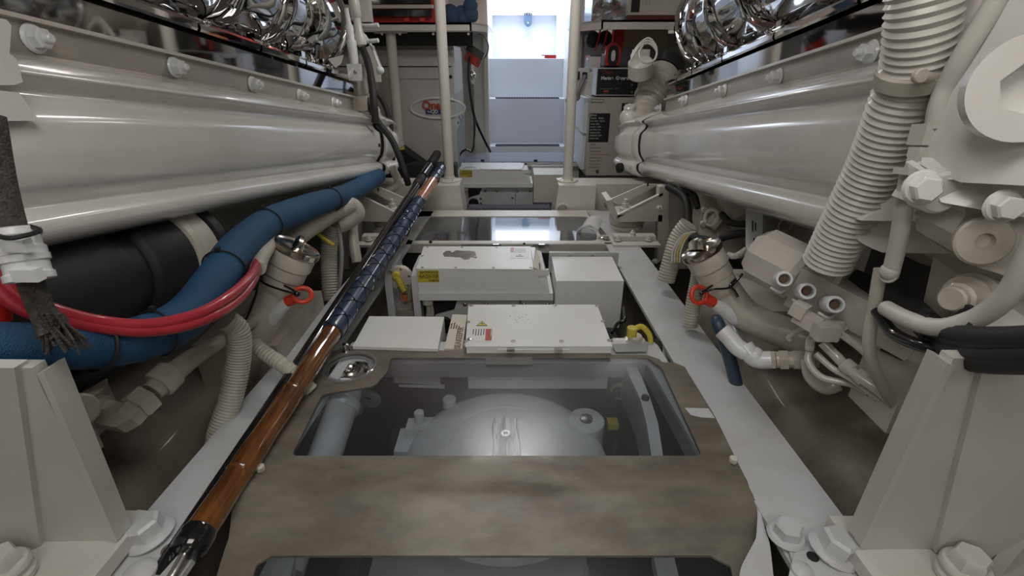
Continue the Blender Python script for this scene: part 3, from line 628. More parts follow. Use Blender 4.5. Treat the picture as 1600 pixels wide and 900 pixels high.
def unit(k, dy, lidpts, full):
    # electronics of one stabiliser unit; k=2 the middle one, k=3 the far one
    far = k == 3; yf = 1.69 if not far else 3.50; z = .08
    def Q(px, py):      # photo coordinates of the middle unit, moved along the room for the far one
        return (px, py)
    w2 = 'middle unit' if not far else 'far unit'
    y0 = yf
    def at2(px, py, dyy=0):                    # point of the middle unit at its front plane
        p = P(px, py, y=1.69 + dyy); return p + (V((SHX, dy, 0)) if far else V((0, 0, 0)))
    def top2(l, z):
        return [P(a, b, z=z) + (V((SHX, dy, 0)) if far else V((0, 0, 0))) for a, b in l]
    SHX = -.008
    t = thing('drive_box', ('long white electronics box with scuffed lid and yellow voltage label, in the middle unit' if not far else 'long white electronics box with yellow label beyond the far cross beam'), 'electrical box', V((-.1, yf + .1, -.1)))
    lid = top2([(650.5, 419.5), (832, 420.5), (829, 385), (662, 385)], z)
    A = lid
    xr = at2(858, 424).x; zb = at2(700, 457).z; zb2 = at2(700, 468).z
    # body: prism along x with a chamfered right side
    yb = lid[2].y; yfr = lid[0].y
    m = M(); m.hexa([V((A[0].x + .002, yfr, zb)), V((at2(859, 457).x, yfr, zb)), V((at2(859, 457).x, yb, zb)), V((A[3].x, yb, zb)),
                     V((A[0].x + .002, yfr, z - .004)), V((A[1].x, yfr, z - .004)), V((A[2].x + .02, yb, z - .004)), V((A[3].x, yb, z - .004))], .003)
    m.hexa([V((A[1].x - .01, yfr + .001, zb)), V((at2(859, 457).x, yfr + .001, zb)), V((at2(859, 457).x, yb, zb)), V((A[1].x - .01, yb, zb)),
            V((A[1].x - .01, yfr + .001, z - .006)), V((at2(853, 424).x, yfr + .012, z - .022)), V((at2(851, 415).x, yb, z - .022)), V((A[1].x, yb, z - .006))], .002)
    m.link('body', WBX, t)
    M().prism(A, (0, 0, -.005), .0015).link('lid', WBX, t)
    M().hexa([V((A[0].x, yfr - .006, zb2)), V((at2(864, 468).x, yfr - .006, zb2)), V((at2(864, 468).x, yb, zb2)), V((A[0].x, yb, zb2)), V((A[0].x, yfr - .006, zb)), V((at2(864, 458).x, yfr - .006, zb)), V((at2(864, 458).x, yb, zb)), V((A[0].x, yb, zb))], .002).link('base_tray', WBX, t)
    for x, y in ((660, 418), (712, 418), (771, 418), (829, 418), (660, 400), (668, 386.5), (722, 386.5), (776, 386.5)):
        q = M(); q.lathe([(.006, 0), (.005, .0015), (.001, .0018)], top2([(x, y)], z)[0], UP, 12); q.link('screw', STD, t)
    # yellow voltage label
    y_ = yfr - .0012; a = at2(652, 422); b = at2(687, 440.5)
    m = M(); m.box(((a.x + b.x) / 2, y_, (a.z + b.z) / 2), (b.x - a.x, .0006, a.z - b.z), 0); m.mi = 1; m.box(((a.x + b.x) / 2, y_ - .0006, (a.z + b.z) / 2), (b.x - a.x, .0002, .0012), 0)
    c = V((a.x + .016, y_ - .0006, a.z - .016)); m.prism([c + V((-.011, 0, -.009)), c + V((.011, 0, -.009)), c + V((0, 0, .011))], (0, -.0003, 0)); m.mi = 0; m.prism([c + V((-.007, -.0004, -.0065)), c + V((.007, -.0004, -.0065)), c + V((0, -.0004, .007))], (0, -.0003, 0))
    m.link('voltage_label', [LYL, LBK], t)
    h = a.z - b.z
    for i, s_ in enumerate(('HAZARDOUS', 'VOLTAGE', 'DO NOT CUT', 'CABLES')):
        text(s_, 'voltage_lettering', V((b.x - .003, y_ - .0005, a.z - h * (.22 + .235 * i))), RT, UP, h * .23, LBK, t, align='RIGHT', bold=.02)
    if not far:
        m = M(); bl = [(692, 396), (697, 392), (704, 392), (706, 395), (713, 391), (722, 392), (733, 392), (742, 393), (744, 399), (739, 401), (746, 401), (744, 404), (736, 402), (733, 405), (725, 406), (720, 402), (712, 402), (704, 401), (694, 401)]
        m.prism(Ps(bl, z=z + .0003), (0, 0, .0003)); m.cyl(P(731, 410, z=z), UP, .003, .0005, 8); m.link('bare_patch', STD, t)
        m = M(); m.prism(Ps([(797, 404), (828, 404), (828, 387), (797, 387)], z=z + .0004), (0, 0, .0003)); warn_tri(m, P(812, 399, z=z + .0008), RT, V((0, 1, 0)), .028)
        m.mi = 3; m.prism(Ps([(797.5, 394), (803, 394), (803, 387), (797.5, 387)], z=z + .0009), (0, 0, .0002)); m.link('lid_label', [LBL, LBK, LBL, mat('pale_pink_ink', (.6, .35, .38), .5)], t)
        for i in range(3): text('Risk of electric shock', 'lid_lettering', P(804, 389.5 + i * 2.3, z=z + .0008), RT, V((0, 1, 0)), .0052, LBK, t)
    # stickers at the chamfer
    q = [at2(833, 421), at2(857, 431)]
    m = M(); m.box(((q[0].x + q[1].x) / 2, yfr - .001, (q[0].z + q[1].z) / 2), (q[1].x - q[0].x, .0008, q[0].z - q[1].z), 0); m.link('sticker', LBL, t)
    if not far:
        m = M(); m.prism([V((at2(834, 418).x, yfr + .015, z - .0035)), V((at2(850, 418).x, yfr + .015, z - .0190)), V((at2(846, 405).x, yb - .03, z - .0190)), V((at2(832, 405).x, yb - .03, z - .0035))], (0, 0, .001)); m.link('side_sticker', LBW, t)
        text('Seakeeper', 'side_lettering', V((at2(846, 418).x, yfr + .02, z - .0155)), V((0, 1, 0)), V((-1, 0, .9)), .016, mat('blue_ink', (.05, .08, .3), .5), t)
    else:
        text('Seakeeper', 'lid_lettering', V((A[0].x + .03, yfr + .07, z + .0005)), RT, V((0, 1, 0)), .016, LBK, t)
        for i in range(2): text('Electrical shock hazard', 'lid_lettering', V((A[0].x + .02, yfr + .05 - i * .018, z + .0005)), RT, V((0, 1, 0)), .010, LBK, t)
    # square cover on the right
    tb = thing('square_cover_box', ('square plain white cover box right of the scuffed electronics box' if not far else 'square plain cream cover box behind the right pole base'), 'box', at2(917, 500, 0))
    tp = top2([(869, 439), (975, 439), (956, 401), (862, 401)], .05); M().prism(tp, (0, 0, -.20), .003, 3).link('shell', WBX if not far else CRM, tb)
    by = tp[2].y + .005; a = at2(862, 386).x
    m = M(); xa, xb = tp[3].x - .01, tp[2].x + .03; m.box(((xa + xb) / 2, by + .01, .02), (xb - xa, .016, .09), .002); m.link('back_bracket', WG, tb)
    for u_ in (.3, .62): M().cyl(V((xa + (xb - xa) * u_, by + .002, .045)), FR, .010, .008, 14).link('bracket_bolt', STD, tb)
    # lower front panel with screws
    tc = thing('front_panel', ('white screwed panel below the scuffed electronics box' if not far else 'white screwed panel under the far electronics box with a round black port'), 'panel', V((0, yf + .03, -.4)))
    yp = yf + .02; z1 = zb2 - .0; z2 = z1 - .19
    x0, x1 = at2(712, 480).x, at2(864, 480).x; xm = at2(813, 480).x
    c = V((at2(690, 496).x, yp, z1 - .12)); m = M()
    pts = [V((x0 + .01, yp, z1)), V((xm - .002, yp, z1)), V((xm - .002, yp, z2)), V((c.x, yp, z2))] + [c + V((.045 * math.cos(a_), 0, .045 * math.sin(a_))) for a_ in [math.radians(q_) for q_ in range(260, 100, -20)]] + [V((x0 - .01, yp, z1 - .06))]
    m.prism(pts, (0, .012, 0), .001); m.link('left_plate', WG, tc)
    M().box(((xm + x1) / 2 + .001, yp + .006, (z1 + z2) / 2), (x1 - xm - .002, .012, z1 - z2), .002).link('right_plate', WG, tc)
    m = M(); m.lathe([(.036, 0), (.038, .01), (.034, .014), (.024, .014), (.022, .004), (.001, .004)], c + V((.004, -.002, 0)), FR, 28); m.link('round_port', BK, tc)
    for fx, fz in ((x0 + .035, .03), (x0 + .12, .03), (x0 - .0, .085), (x0 - .0, .12), (x0 + .0, .165), (xm - .02, .08), (xm + .015, .03), (x1 - .02, .03), (xm + .015, .16)):
        M().lathe([(.009, 0), (.009, .004), (.006, .007), (.001, .008)], V((fx, yp, z1 - fz)), FR, 14).link('panel_screw', STD, tc)
    # arched guard posts at the left with valve and yellow lever between
    for (pa, pb, nm) in ((at2(600, 440), at2(616, 440), 'a'), (at2(642, 440), at2(655, 440), 'b')):
        m = M(); wd = .028; cx = pa.x + wd / 2; zt = .055
        side = [V((cx - wd / 2, yf + .005, -.30)), V((cx - wd / 2, yf + .005, zt - .05)), V((cx - wd / 2, yf + .02, zt - .015)), V((cx - wd / 2, yf + .06, zt)), V((cx - wd / 2, yf + .20, zt)), V((cx - wd / 2, yf + .20, -.30))]
        m.prism(side, (wd, 0, 0), .003); m.link('guard_post', WG, label=('white arched guard plate %s of the yellow lever valve in the %s' % ('left' if nm == 'a' else 'right', w2)), cat='post', group=None)
    tv = thing('valve', ('round cream valve with yellow lever left of the scuffed electronics box' if not far else 'small cream valve with yellow lever beside the far electronics box'), 'valve', at2(626, 440) + V((0, .03, -.25)))
    c = at2(626, 432, .05) if not far else at2(626, 432, .05)
    c = V((c.x, yf + .05, c.z)); m = M(); m.lathe([(.05, 0), (.052, .01), (.048, .02), (.03, .026), (.001, .028)], c, FR, 28)
    m.lathe([(.022, -.03), (.022, .0)], c, FR, 16); m.link('valve_body', BG, tv)
    for k_ in range(6):
        a_ = k_ * math.pi / 3 + .3; M().lathe([(.006, 0), (.005, .004), (.001, .005)], c + V((.040 * math.cos(a_), -.02, .040 * math.sin(a_))), FR, 10).link('valve_screw', STD, tv)
    m = M(); m.tube([c + V((-.008, -.032, .022)), c + V((.0, -.036, .0)), c + V((.016, -.034, -.045))], .012, 10, 4); m.cyl(c + V((-.008, -.026, .02)), FR, .016, .018, 16); m.link('yellow_lever', YL, tv)
    m = M(); m.cyl(c + V((.01, .02, -.11)), UP, .03, .06, 18); m.cyl(c + V((.0, .01, -.20)), UP, .036, .07, 18); m.tube([c + V((0, .02, -.05)), c + V((.02, .02, -.1)), c + V((.02, .03, -.25))], .016, 10, 4); m.cyl(c + V((-.03, .0, -.17)), (1, -.3, .2), .014, .04, 14); m.box(c + V((.02, .0, -.16)), (.04, .03, .03), .005); m.link('pipework', BGD, tv)
    m = M(); m.box(c + V((.01, -.012, -.085)), (.02, .014, .03), .003); m.link('orange_terminal', mat('copper_orange', (.45, .12, .05), .5), tv)
    # black backing gear
    M().box((at2(680, 480).x + .03, yf + .12, -.2), (.22, .12, .2), .02).link('cable_loom_cover', BKM, label='dark machinery behind the %s front panel' % w2, cat='machinery')
    m = M(); a = at2(667, 470); m.cyl(V((a.x, yf + .02, zb2 - .03)), UP, .022, .035, 18); m.tube([V((a.x, yf + .02, zb2 - .02)), V((a.x - .002, yf + .02, zb2 - .08)), V((a.x - .03, yf + .01, zb2 - .14)), V((a.x - .08, yf + .0, zb2 - .17)), V((a.x - .11, yf + .0, zb2 - .165))], .010, 10, 6); m.tube([V((a.x + .006, yf + .03, zb2 - .02)), V((a.x + .008, yf + .03, zb2 - .09)), V((a.x - .02, yf + .02, zb2 - .16)), V((a.x - .09, yf + .01, zb2 - .185))], .010, 10, 6); m.link('cable_pair', CON, label='pair of cream cables with gland curving below the %s electronics box' % w2, cat='cable')
unit(2, 0, None, True)
unit(3, 1.81, None, False)
def right_valve():
    t = thing('valve', 'pale valve with yellow elbow handle at right of the nearest electrical box', 'valve', P(995, 530, z=-.2))
    p = P(992, 530, z=.0); m = M(); m.cyl(p + V((0, 0, -.1)), UP, .035, .10, 22); m.cyl(p + V((0, 0, -.005)), UP, .022, .02, 18); m.link('valve_body', BG, t)
    m = M(); q = p + V((-.012, 0, .012)); m.tube([q, q + V((0, 0, .030))], .016, 16, 1); m.tube([q + V((0, 0, .018)), q + V((.03, .01, .028)), q + V((.055, .0, .005)), q + V((.06, -.01, -.02))], .009, 12, 5); m.link('yellow_handle', YL, t)
    m = M(); m.cyl(p + V((-.07, 0, -.03)), RT, .03, .07, 20); m.link('pipe_stub', PVC, t)
    m = M(); m.cyl(p + V((.06, -.01, -.03)), RT, .032, .02, 20); m.link('black_ring', BK, t)
    m = M(); m.cyl(p + V((.08, -.01, -.045)), RT, .036, .09, 20); m.link('pipe_bend', PVC, t)
    m = M(); m.tube([P(975, 480, z=-.03), P(976, 500, z=-.03), P(965, 505, z=-.04), P(956, 520, z=-.05)], .006, 10, 5); m.link('earth_cable', BKG, label='thin black cable between the square cover box and right girder', cat='cable')
right_valve()
def mid_hatch():
    t = thing('hatch_cover', 'cream framed clear cover reflecting the bright doorway, in the middle of the room', 'hatch cover', (0, 2.45, -.02))
    z = 0.0
    out = rnd_poly(Ps([(572, 381), (962, 381), (936, 328.5), (606, 328.5)], z=z), .02, 3)
    hole = rnd_poly(Ps([(634, 376), (936, 376), (921, 338), (650, 338)], z=z), .05, 5)
    m = M(); m.plate(out, [hole], (0, 0, -.012)); m.link('cover_frame', CRM, t)
    m = M(); a, b = P(572, 381, z=z), P(962, 381, z=z); m.box(((a.x + b.x) / 2, a.y, -.022), (b.x - a.x, .01, .044), .003); m.link('front_lip', CRM, t)
    M().prism([p + V((0, 0, -.003)) for p in hole], (0, 0, -.004)).link('clear_pane', GLC, t)
    for x in (752, 845):
        c = P(x, 380.5, z=z); m = M(); m.box(c + V((0, -.006, -.006)), (.19 if x < 800 else .075, .012, .014), .002); m.link('hinge', GRY, t)
        m = M(); m.box(P(x + 23 if x < 800 else x + 1, 381.5, z=z) + V((0, -.014, -.002)), (.028, .012, .014), .003); m.link('hinge_pin', ST, t)
    M().cyl(P(673, 379, z=z), UP, .008, .008, 14).link('cover_screw', BK, t)
    M().cyl(P(819, 381.5, z=z), UP, .006, .006, 14).link('cover_screw', BK, t)
    # ring cut-out at the front right corner with roller
    m = M(); c = P(948, 373, z=z + .001); m.torus(c, UP, .045, .004, 28, 6); m.link('hole_rim', CRM, t)
    m = M(); m.torus(c + V((-.02, -.005, 0)), V((0, .6, 1)), .022, .006, 20, 8); m.ball(c + V((.03, -.03, .005)), .010, 8); m.link('steel_ring', ST, t)
    tt = thing('stand_pipe', 'cream pipe end with dark collar under the corner of the middle cover', 'pipe', P(930, 366, z=-.2))
    m = M(); a, b = P(918, 372, z=-.03), P(928, 352, z=-.03); m.tube([a, b], .055, 24, 1); m.mi = 1; m.tube([a + V((0, .01, .0)), a + V((0, .04, 0))], .0585, 24, 1); m.link('pipe', [PVC, GRY], tt)
    # well under it
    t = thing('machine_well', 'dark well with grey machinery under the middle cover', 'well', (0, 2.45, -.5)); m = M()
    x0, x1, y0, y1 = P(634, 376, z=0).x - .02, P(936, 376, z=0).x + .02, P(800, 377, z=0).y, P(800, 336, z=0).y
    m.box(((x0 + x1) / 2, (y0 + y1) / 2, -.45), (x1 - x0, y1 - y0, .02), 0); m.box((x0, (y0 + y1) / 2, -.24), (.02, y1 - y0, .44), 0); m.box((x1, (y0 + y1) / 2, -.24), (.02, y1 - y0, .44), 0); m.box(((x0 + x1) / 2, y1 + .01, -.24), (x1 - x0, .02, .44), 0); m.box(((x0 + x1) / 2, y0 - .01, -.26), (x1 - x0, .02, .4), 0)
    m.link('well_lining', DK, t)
    m = M(); m.lathe([(.2, 0), (.2, .2), (.17, .225), (.001, .235)], V((-.02, 2.42, -.42)), UP, 40); m.link('round_housing', PVC, t)
mid_hatch()
def front_beams():
    # cross beam with the two pole pedestals
    y = 2.78; zt = P(700, 290, y=y).z; zb = -.05
    for s, pts, lab in ((-1, [(560, 333), (728, 333), (716, 289), (560, 289)], 'left'), (1, [(862, 333), (1060, 333), (1060, 290), (872, 290)], 'right')):
        t = thing('cross_beam', 'cream steel cross beam carrying the %s pole, in front of the far unit' % lab, 'beam', V((s * .4, y + .1, -.3)))
        q = Ps(pts, y=y); q = [V((p.x, y, zb - .3)) if i < 2 else p for i, p in enumerate(q)]
        px = (686, 730) if s < 0 else (862, 931)
        xa, xb = (P(664, 300, y=y).x, P(718, 300, y=y).x) if s < 0 else (P(873, 300, y=y).x, P(931, 300, y=y).x)
        xo = -.95 if s < 0 else .95
        m = M(); m.box((((xb if s > 0 else xa) + xo) / 2, y + .12, zt - .18 + (0)), (abs(xo - (xb if s > 0 else xa)), .16, .36), .006); m.link('beam', CRM, t)
        bw = .055; m = M(); c = [V((xa, y, zt)), V((xb, y, zt)), V((xb, y + .20, zt)), V((xa, y + .20, zt))]
        e0, e1 = (0, bw) if s < 0 else (bw, 0)
        m.hexa([V((xa - e0, y - .03, zb - .25)), V((xb + e1, y - .03, zb - .25)), V((xb + e1, y + .20, zb - .25)), V((xa - e0, y + .20, zb - .25)), *c], .008); m.link('pedestal', CRM, t)
        if s > 0:
            m = M(); m.torus(P(879, 327, y=y - .02), FR, .032, .008, 24, 8); m.link('port_rim', CRM, t)
            m = M(); m.cyl(P(879, 327, y=y - .005), FR, .030, .002, 20); m.link('port_hole', BK, t)
            for x_, y_ in ((925, 312), (951, 312)):
                m = M(); p = P(x_, y_, y=y + .035); m.lathe([(.034, 0), (.034, .004), (.020, .005), (.020, .010), (.013, .010), (.013, .022)], p, FR, 18); m.link('beam_bolt', CRM, t)
    for s, xt, xb, r, lab in ((-1, 688.5, 702.5, .028, 'left'), (1, 901, 886.5, .028, 'right')):
        yb_ = 2.90; b = P(xb, 284, y=yb_); b.z = zt
        t = thing('support_pole', 'tall cream steel pole on the %s of the doorway' % lab, 'pole', b)
        m = M(); m.tube([b, V((b.x, b.y, CEIL))], .0285, 28, 1); m.link('tube', CRM, t)
        m = M(); m.lathe([(.062, 0), (.064, .004), (.060, .010), (.034, .014), (.031, .03)], b, UP, 32); m.link('base_flange', CRM, t)
        for k in range(4):
            a = k * math.pi / 2 + .5; M().lathe([(.007, 0), (.006, .005), (.001, .006)], b + V((.048 * math.cos(a), .048 * math.sin(a), .009)), UP, 10).link('flange_screw', STD, t)
    # dark mesh mat and floor between
    m = M(); a, b = P(731, 327, z=-.02), P(860, 327, z=-.02); m.box(((a.x + b.x) / 2, a.y + .05, -.03), (b.x - a.x, .12, .02), .003)
    for k in range(28): m.ball((a.x + (b.x - a.x) * k / 27, a.y + .0, -.02), .008, 6)
    m.link('grip_mat', STR, label='narrow black non-slip strip in front of the far unit', cat='mat')
front_beams()
def far_hatch():
    t = thing('hatch_cover', 'low clear cover with bluish sheen at the foot of the stairs', 'hatch cover', (0, 4.3, 0))
    q = [(716, 252.5), (912, 252.5), (898, 238), (724, 238)]; z = .045
    top = Ps(q, z=z); M().prism(rnd_poly(top, .03, 3), (0, 0, -.012), .003).link('cover_sheet', FHM, t)
    m = M(); m.box(((top[0].x + top[1].x) / 2, top[0].y - .004, z - .022), (top[1].x - top[0].x, .012, .03), .003); m.link('front_lip', CRM, t)
    for x in (754, 837): m = M(); m.lathe([(.016, 0), (.014, .014), (.004, .018)], P(x, 252, z=z), UP, 12); m.link('cover_knob', BK, t)
    for x, w_ in ((812, .11), (850, .11)): M().box(P(x, 254, z=z) + V((0, -.02, -.008)), (w_, .02, .016), .002).link('hinge', BK if x < 820 else ST, t)
    m = M(); m.box((P(815, 262, y=4.0).x, 4.25, -.12), (.95, .5, .26), .01); m.link('unit_housing', CRM, t)
    M().prism(Ps([(898, 248), (912, 250), (903, 240), (896, 240)], z=z + .002), (0, 0, .002)).link('sticker', LBL, t)
FHM = mat('blue_sheen_acrylic', (.20, .24, .34), .12, c2=(.30, .34, .44), sc2=9, coat=1)  # bluish reflection put into the base colour of the clear sheet
far_hatch()
# ================================================================ POLES LYING ALONG THE LEFT GIRDER
def gaffs():
    A, B = P(305, 842, d=.873), P(690, 262, d=2.7); d = (B - A).normalized(); L = (B - A).length
    def at(s_): return A + (B - A) * s_
    t = thing('gaff_pole', 'varnished bamboo gaff with blue cord grips and black ferrule lying along the left girder', 'pole', A)
    def sfor(px):     # parameter of the axis point seen at column px
        lo, hi = 0, 1
        for _ in range(40):
            m_ = (lo + hi) / 2; p = at(m_); dd = p.y * CP - (p.z - H) * SP
            if 800 + FPX * p.x / dd < px: lo = m_
            else: hi = m_
        return lo
    s1, s2, s3 = sfor(519), sfor(655), sfor(676)
    r = .0265
    m = M(); m.lathe([(r * (1 + .035 * math.sin(k * .9)), (L * s1 + .01) * k / 30) for k in range(31)], A, d, 28); m.link('bamboo_shaft', WOOD, t)
    for px in (374, 458):
        q = at(sfor(px)); M().lathe([(r * 1.0, -.005), (r * 1.06, -.002), (r * 1.02, 0), (r * 1.05, .002), (r * 1.0, .004)], q, d, 28).link('bamboo_node', NODE, t)
    def grip(a, b, r0, r1):
        p0, p1 = at(a), at(b); ln = (p1 - p0).length; m = M(); n = int(ln / .010)
        m.lathe([((r0 + (r1 - r0) * k / n) * (1 + (.045 if k % 2 else 0)), ln * k / n) for k in range(n + 1)], p0, d, 24); m.link('cord_grip', BLG, t)
        m = M(); x, y, _ = basis(d)
        nk = int(ln / .004)
        for h in range(4):
            w_ = .16 * (1 if h % 2 else -1)
            pts = [p0 + d * (ln * k / nk) + (x * math.cos(h * 1.57 + k * w_) + y * math.sin(h * 1.57 + k * w_)) * (r0 + (r1 - r0) * k / nk + .0012) for k in range(nk + 1)]
            m.tube(pts, .0016, 5, 1)
        m.link('grip_whipping', BKG, t)
    grip(s1, s2, .031, .030)
    p = at(s2); m = M(); m.tube([p, at(s3)], .026, 24, 1); m.link('bamboo_shaft', mat('orange_bamboo', (.42, .17, .08), .15, coat=1), t)
    grip(s3, 1.0, .027, .025)
    m = M(); m.lathe([(.0285, .018), (.031, .010), (.031, -.018), (.027, -.027), (.012, -.030)], A, d, 30); m.link('ferrule', BKG, t)
    q0 = A - d * .028; x = V((1, 0, 0)); m = M()
    m.tube([q0, q0 - d * .04 + V((.0, 0, -.004)), q0 - d * .09 + V((-.012, 0, -.008)), q0 - d * .14 + V((-.004, -.01, .0)), q0 - d * .17 + V((.03, -.01, .01)), q0 - d * .15 + V((.05, -.0, .02))], .0085, 14, 8); m.link('steel_hook', ST, t)
    # second, telescopic pole
    C_, D = P(246, 905, d=.83), P(683, 241, d=2.78); e = (D - C_).normalized(); L2 = (D - C_).length
    C_ = C_ + V((0, 0, .0))
    t = thing('boat_hook', 'glossy black telescopic pole with rubber grip beside the bamboo gaff', 'pole', C_)
    M().tube([C_, C_ + e * L2 * .80], .0175, 20, 1).link('lower_tube', BKG, t)
    M().tube([C_ + e * L2 * .78, C_ + e * L2 * .94], .0150, 20, 1).link('upper_tube', BKG, t)
    m = M(); m.lathe([(.018, 0), (.0235, .01), (.0235, .10), (.018, .11)], C_ + e * L2 * .79, e, 20); m.link('locking_collar', BK, t)
    m = M(); m.lathe([(.018, 0), (.024, .01), (.024, .17), (.018, .19), (.001, .192)], C_ + e * (L2 - .17), e, 20); m.link('end_grip', BK, t)
    m = M(); m.lathe([(.0165, 0), (.021, .004), (.021, .16), (.0165, .165)], C_ + e * (L2 - .36), e, 20); m.link('second_collar', BKG, t)
gaffs()
# ================================================================ HULL SIDES IN THE BILGE
def bilge():
    prof = [(.665, -.62), (.70, -.45), (.735, -.28), (.765, -.17), (.80, -.115), (.85, -.085), (.93, -.065), (1.1, -.02), (1.4, .12), (1.79, .28)]
    pr = smooth_path([V((a, 0, b)) for a, b in prof], 4)
    for s, y1, lab in ((-1, 1.62, 'left'), (1, 1.95, 'right')):
        m = M(); secs = []
        ys = [.0, .3, .6, .9, 1.2, y1 - .12, y1 - .06, y1 - .02, y1]
        for y in ys:
            k = max(0, (y - (y1 - .12)) / .12); dz = -.12 * k ** 2.5
            secs.append([V((s * (p.x + .085 if s < 0 else p.x), y, p.z + dz)) for p in pr])
        secs.append([V((s * (p.x + .085 if s < 0 else p.x), y1 + .005, -.75)) for p in pr])
        m.loft(secs)
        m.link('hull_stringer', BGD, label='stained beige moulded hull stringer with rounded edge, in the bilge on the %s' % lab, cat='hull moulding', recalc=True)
    # weld-like seam across the right one
    pts = [V((p.x, .74 + .25 * max(0, p.x - .8), p.z + .004)) for p in pr[8:32]]
    m = M(); m.tube(pts, .011, 8, 1); m.link('moulding_seam', BGD, label='dirty raised seam across the right hull stringer', cat='seam')
bilge()
# ================================================================ NEAR ENGINE MOUNTS
def near_mounts():
    t = thing('engine_mount', 'thick white welded engine mount bracket at the lower left corner', 'bracket', P(100, 860, z=0))
    # gusset standing across, sloping edge flange, base plate
    yg = .60; z0 = .045
    b = [P(232, 798, z=z0), P(168, 797, z=z0 + .0), P(-160, 797, z=z0), P(-160, 935, z=z0), P(120, 935, z=z0)]
    M().prism(b, (0, 0, -.028), .003).link('base_plate', WM, t)
    e0 = P(183, 845, z=z0); yg = e0.y
    top = P(48, 560, y=yg - .05); g0 = P(70, 858, y=yg); tl = P(-40, 560, y=yg - .05)
    M().prism([e0, P(50, 575, y=yg - .03), P(18, 575, y=yg - .03), P(68, 860, y=yg)], (0, .02, 0), .002).link('gusset', WM, t)
    f0, f1 = P(186, 843, y=yg), P(72, 578, y=yg - .03); dd = (f1 - f0).normalized()
    M().prism([f0 + V((0, -.004, 0)), f1 + V((0, -.004, 0)), f1 + V((0.0, .03, 0)), f0 + V((0, .03, 0))], V((-.010, 0, -.004)), .002).link('edge_flange', WM, t)
    M().prism([P(64, 862, y=yg - .01), P(22, 575, y=yg - .04), P(-160, 575, y=yg - .1), P(-160, 900, y=yg - .1)], (0, .02, 0), .003).link('side_plate', WM, t)
    m = M(); m.lathe([(.030, 0), (.034, .004), (.034, .012), (.030, .016), (.030, .022), (.034, .026), (.034, .032), (.031, .036)], P(18, 905, z=z0), UP, 26); m.lathe([(.026, .036), (.026, .054), (.022, .060)], P(18, 905, z=z0), UP, 6); m.link('mount_bolt', WM, t)
    t = thing('engine_mount', 'thick white welded engine mount bracket at the lower right corner', 'bracket', P(1450, 860, z=0))
    b = [P(1295, 806, z=z0), P(1355, 806, z=z0), P(1800, 806, z=z0), P(1800, 935, z=z0), P(1388, 935, z=z0)]
    M().prism(b, (0, 0, -.028), .003).link('base_plate', WM, t)
    e0 = P(1345, 858, z=z0); yg = e0.y
    M().prism([e0, P(1490, 560, y=yg - .03), P(1535, 560, y=yg - .03), P(1455, 862, y=yg)], (0, .02, 0), .002).link('gusset', WM, t)
    f0, f1 = P(1342, 850, y=yg), P(1477, 565, y=yg - .03); dd = (f1 - f0).normalized()
    M().prism([f0 + V((0, -.004, 0)), f1 + V((0, -.004, 0)), f1 + V((0, .03, 0)), f0 + V((0, .03, 0))], V((.010, 0, -.004)), .002).link('edge_flange', WM, t)
    M().prism([P(1462, 864, y=yg - .01), P(1540, 560, y=yg - .04), P(1800, 540, y=yg - .12), P(1800, 900, y=yg - .1)], (0, .02, 0), .003).link('side_plate', WM, t)
    M().prism([P(1560, 905, y=yg - .06), P(1660, 780, y=yg - .06), P(1800, 760, y=yg - .12), P(1800, 905, y=yg - .1)], (0, .02, 0), .003).link('side_plate', WM, t)
    m = M(); q = P(1498, 905, z=z0); m.lathe([(.030, 0), (.034, .004), (.034, .012), (.030, .016), (.030, .022), (.034, .026), (.034, .032), (.031, .036)], q, UP, 26); m.lathe([(.026, .036), (.026, .054), (.022, .060)], q, UP, 6); m.link('mount_bolt', WM, t)
near_mounts()
def left_casting():
    t = thing('engine_casting', 'white cast bracket on the near left end of the engine cover, at the picture edge', 'casting', onL(0, 190, -.79) + V((0, 0, -.1)))
    q = [onL(a, b, -.79) for a, b in ((-90, 20), (10, 30), (18, 40), (15, 84), (26, 92), (36, 128), (22, 133), (-90, 133))]
    m = M(); m.prism(q, EL * -.11, .006, 3); m.link('lug', WH, t)
    q = [onL(a, b, -.785) for a, b in ((-90, 130), (30, 145), (62, 189), (-90, 189))]
    m = M(); m.prism(q, EL * -.08, .006, 3); m.link('cast_edge', WH, t)
left_casting()
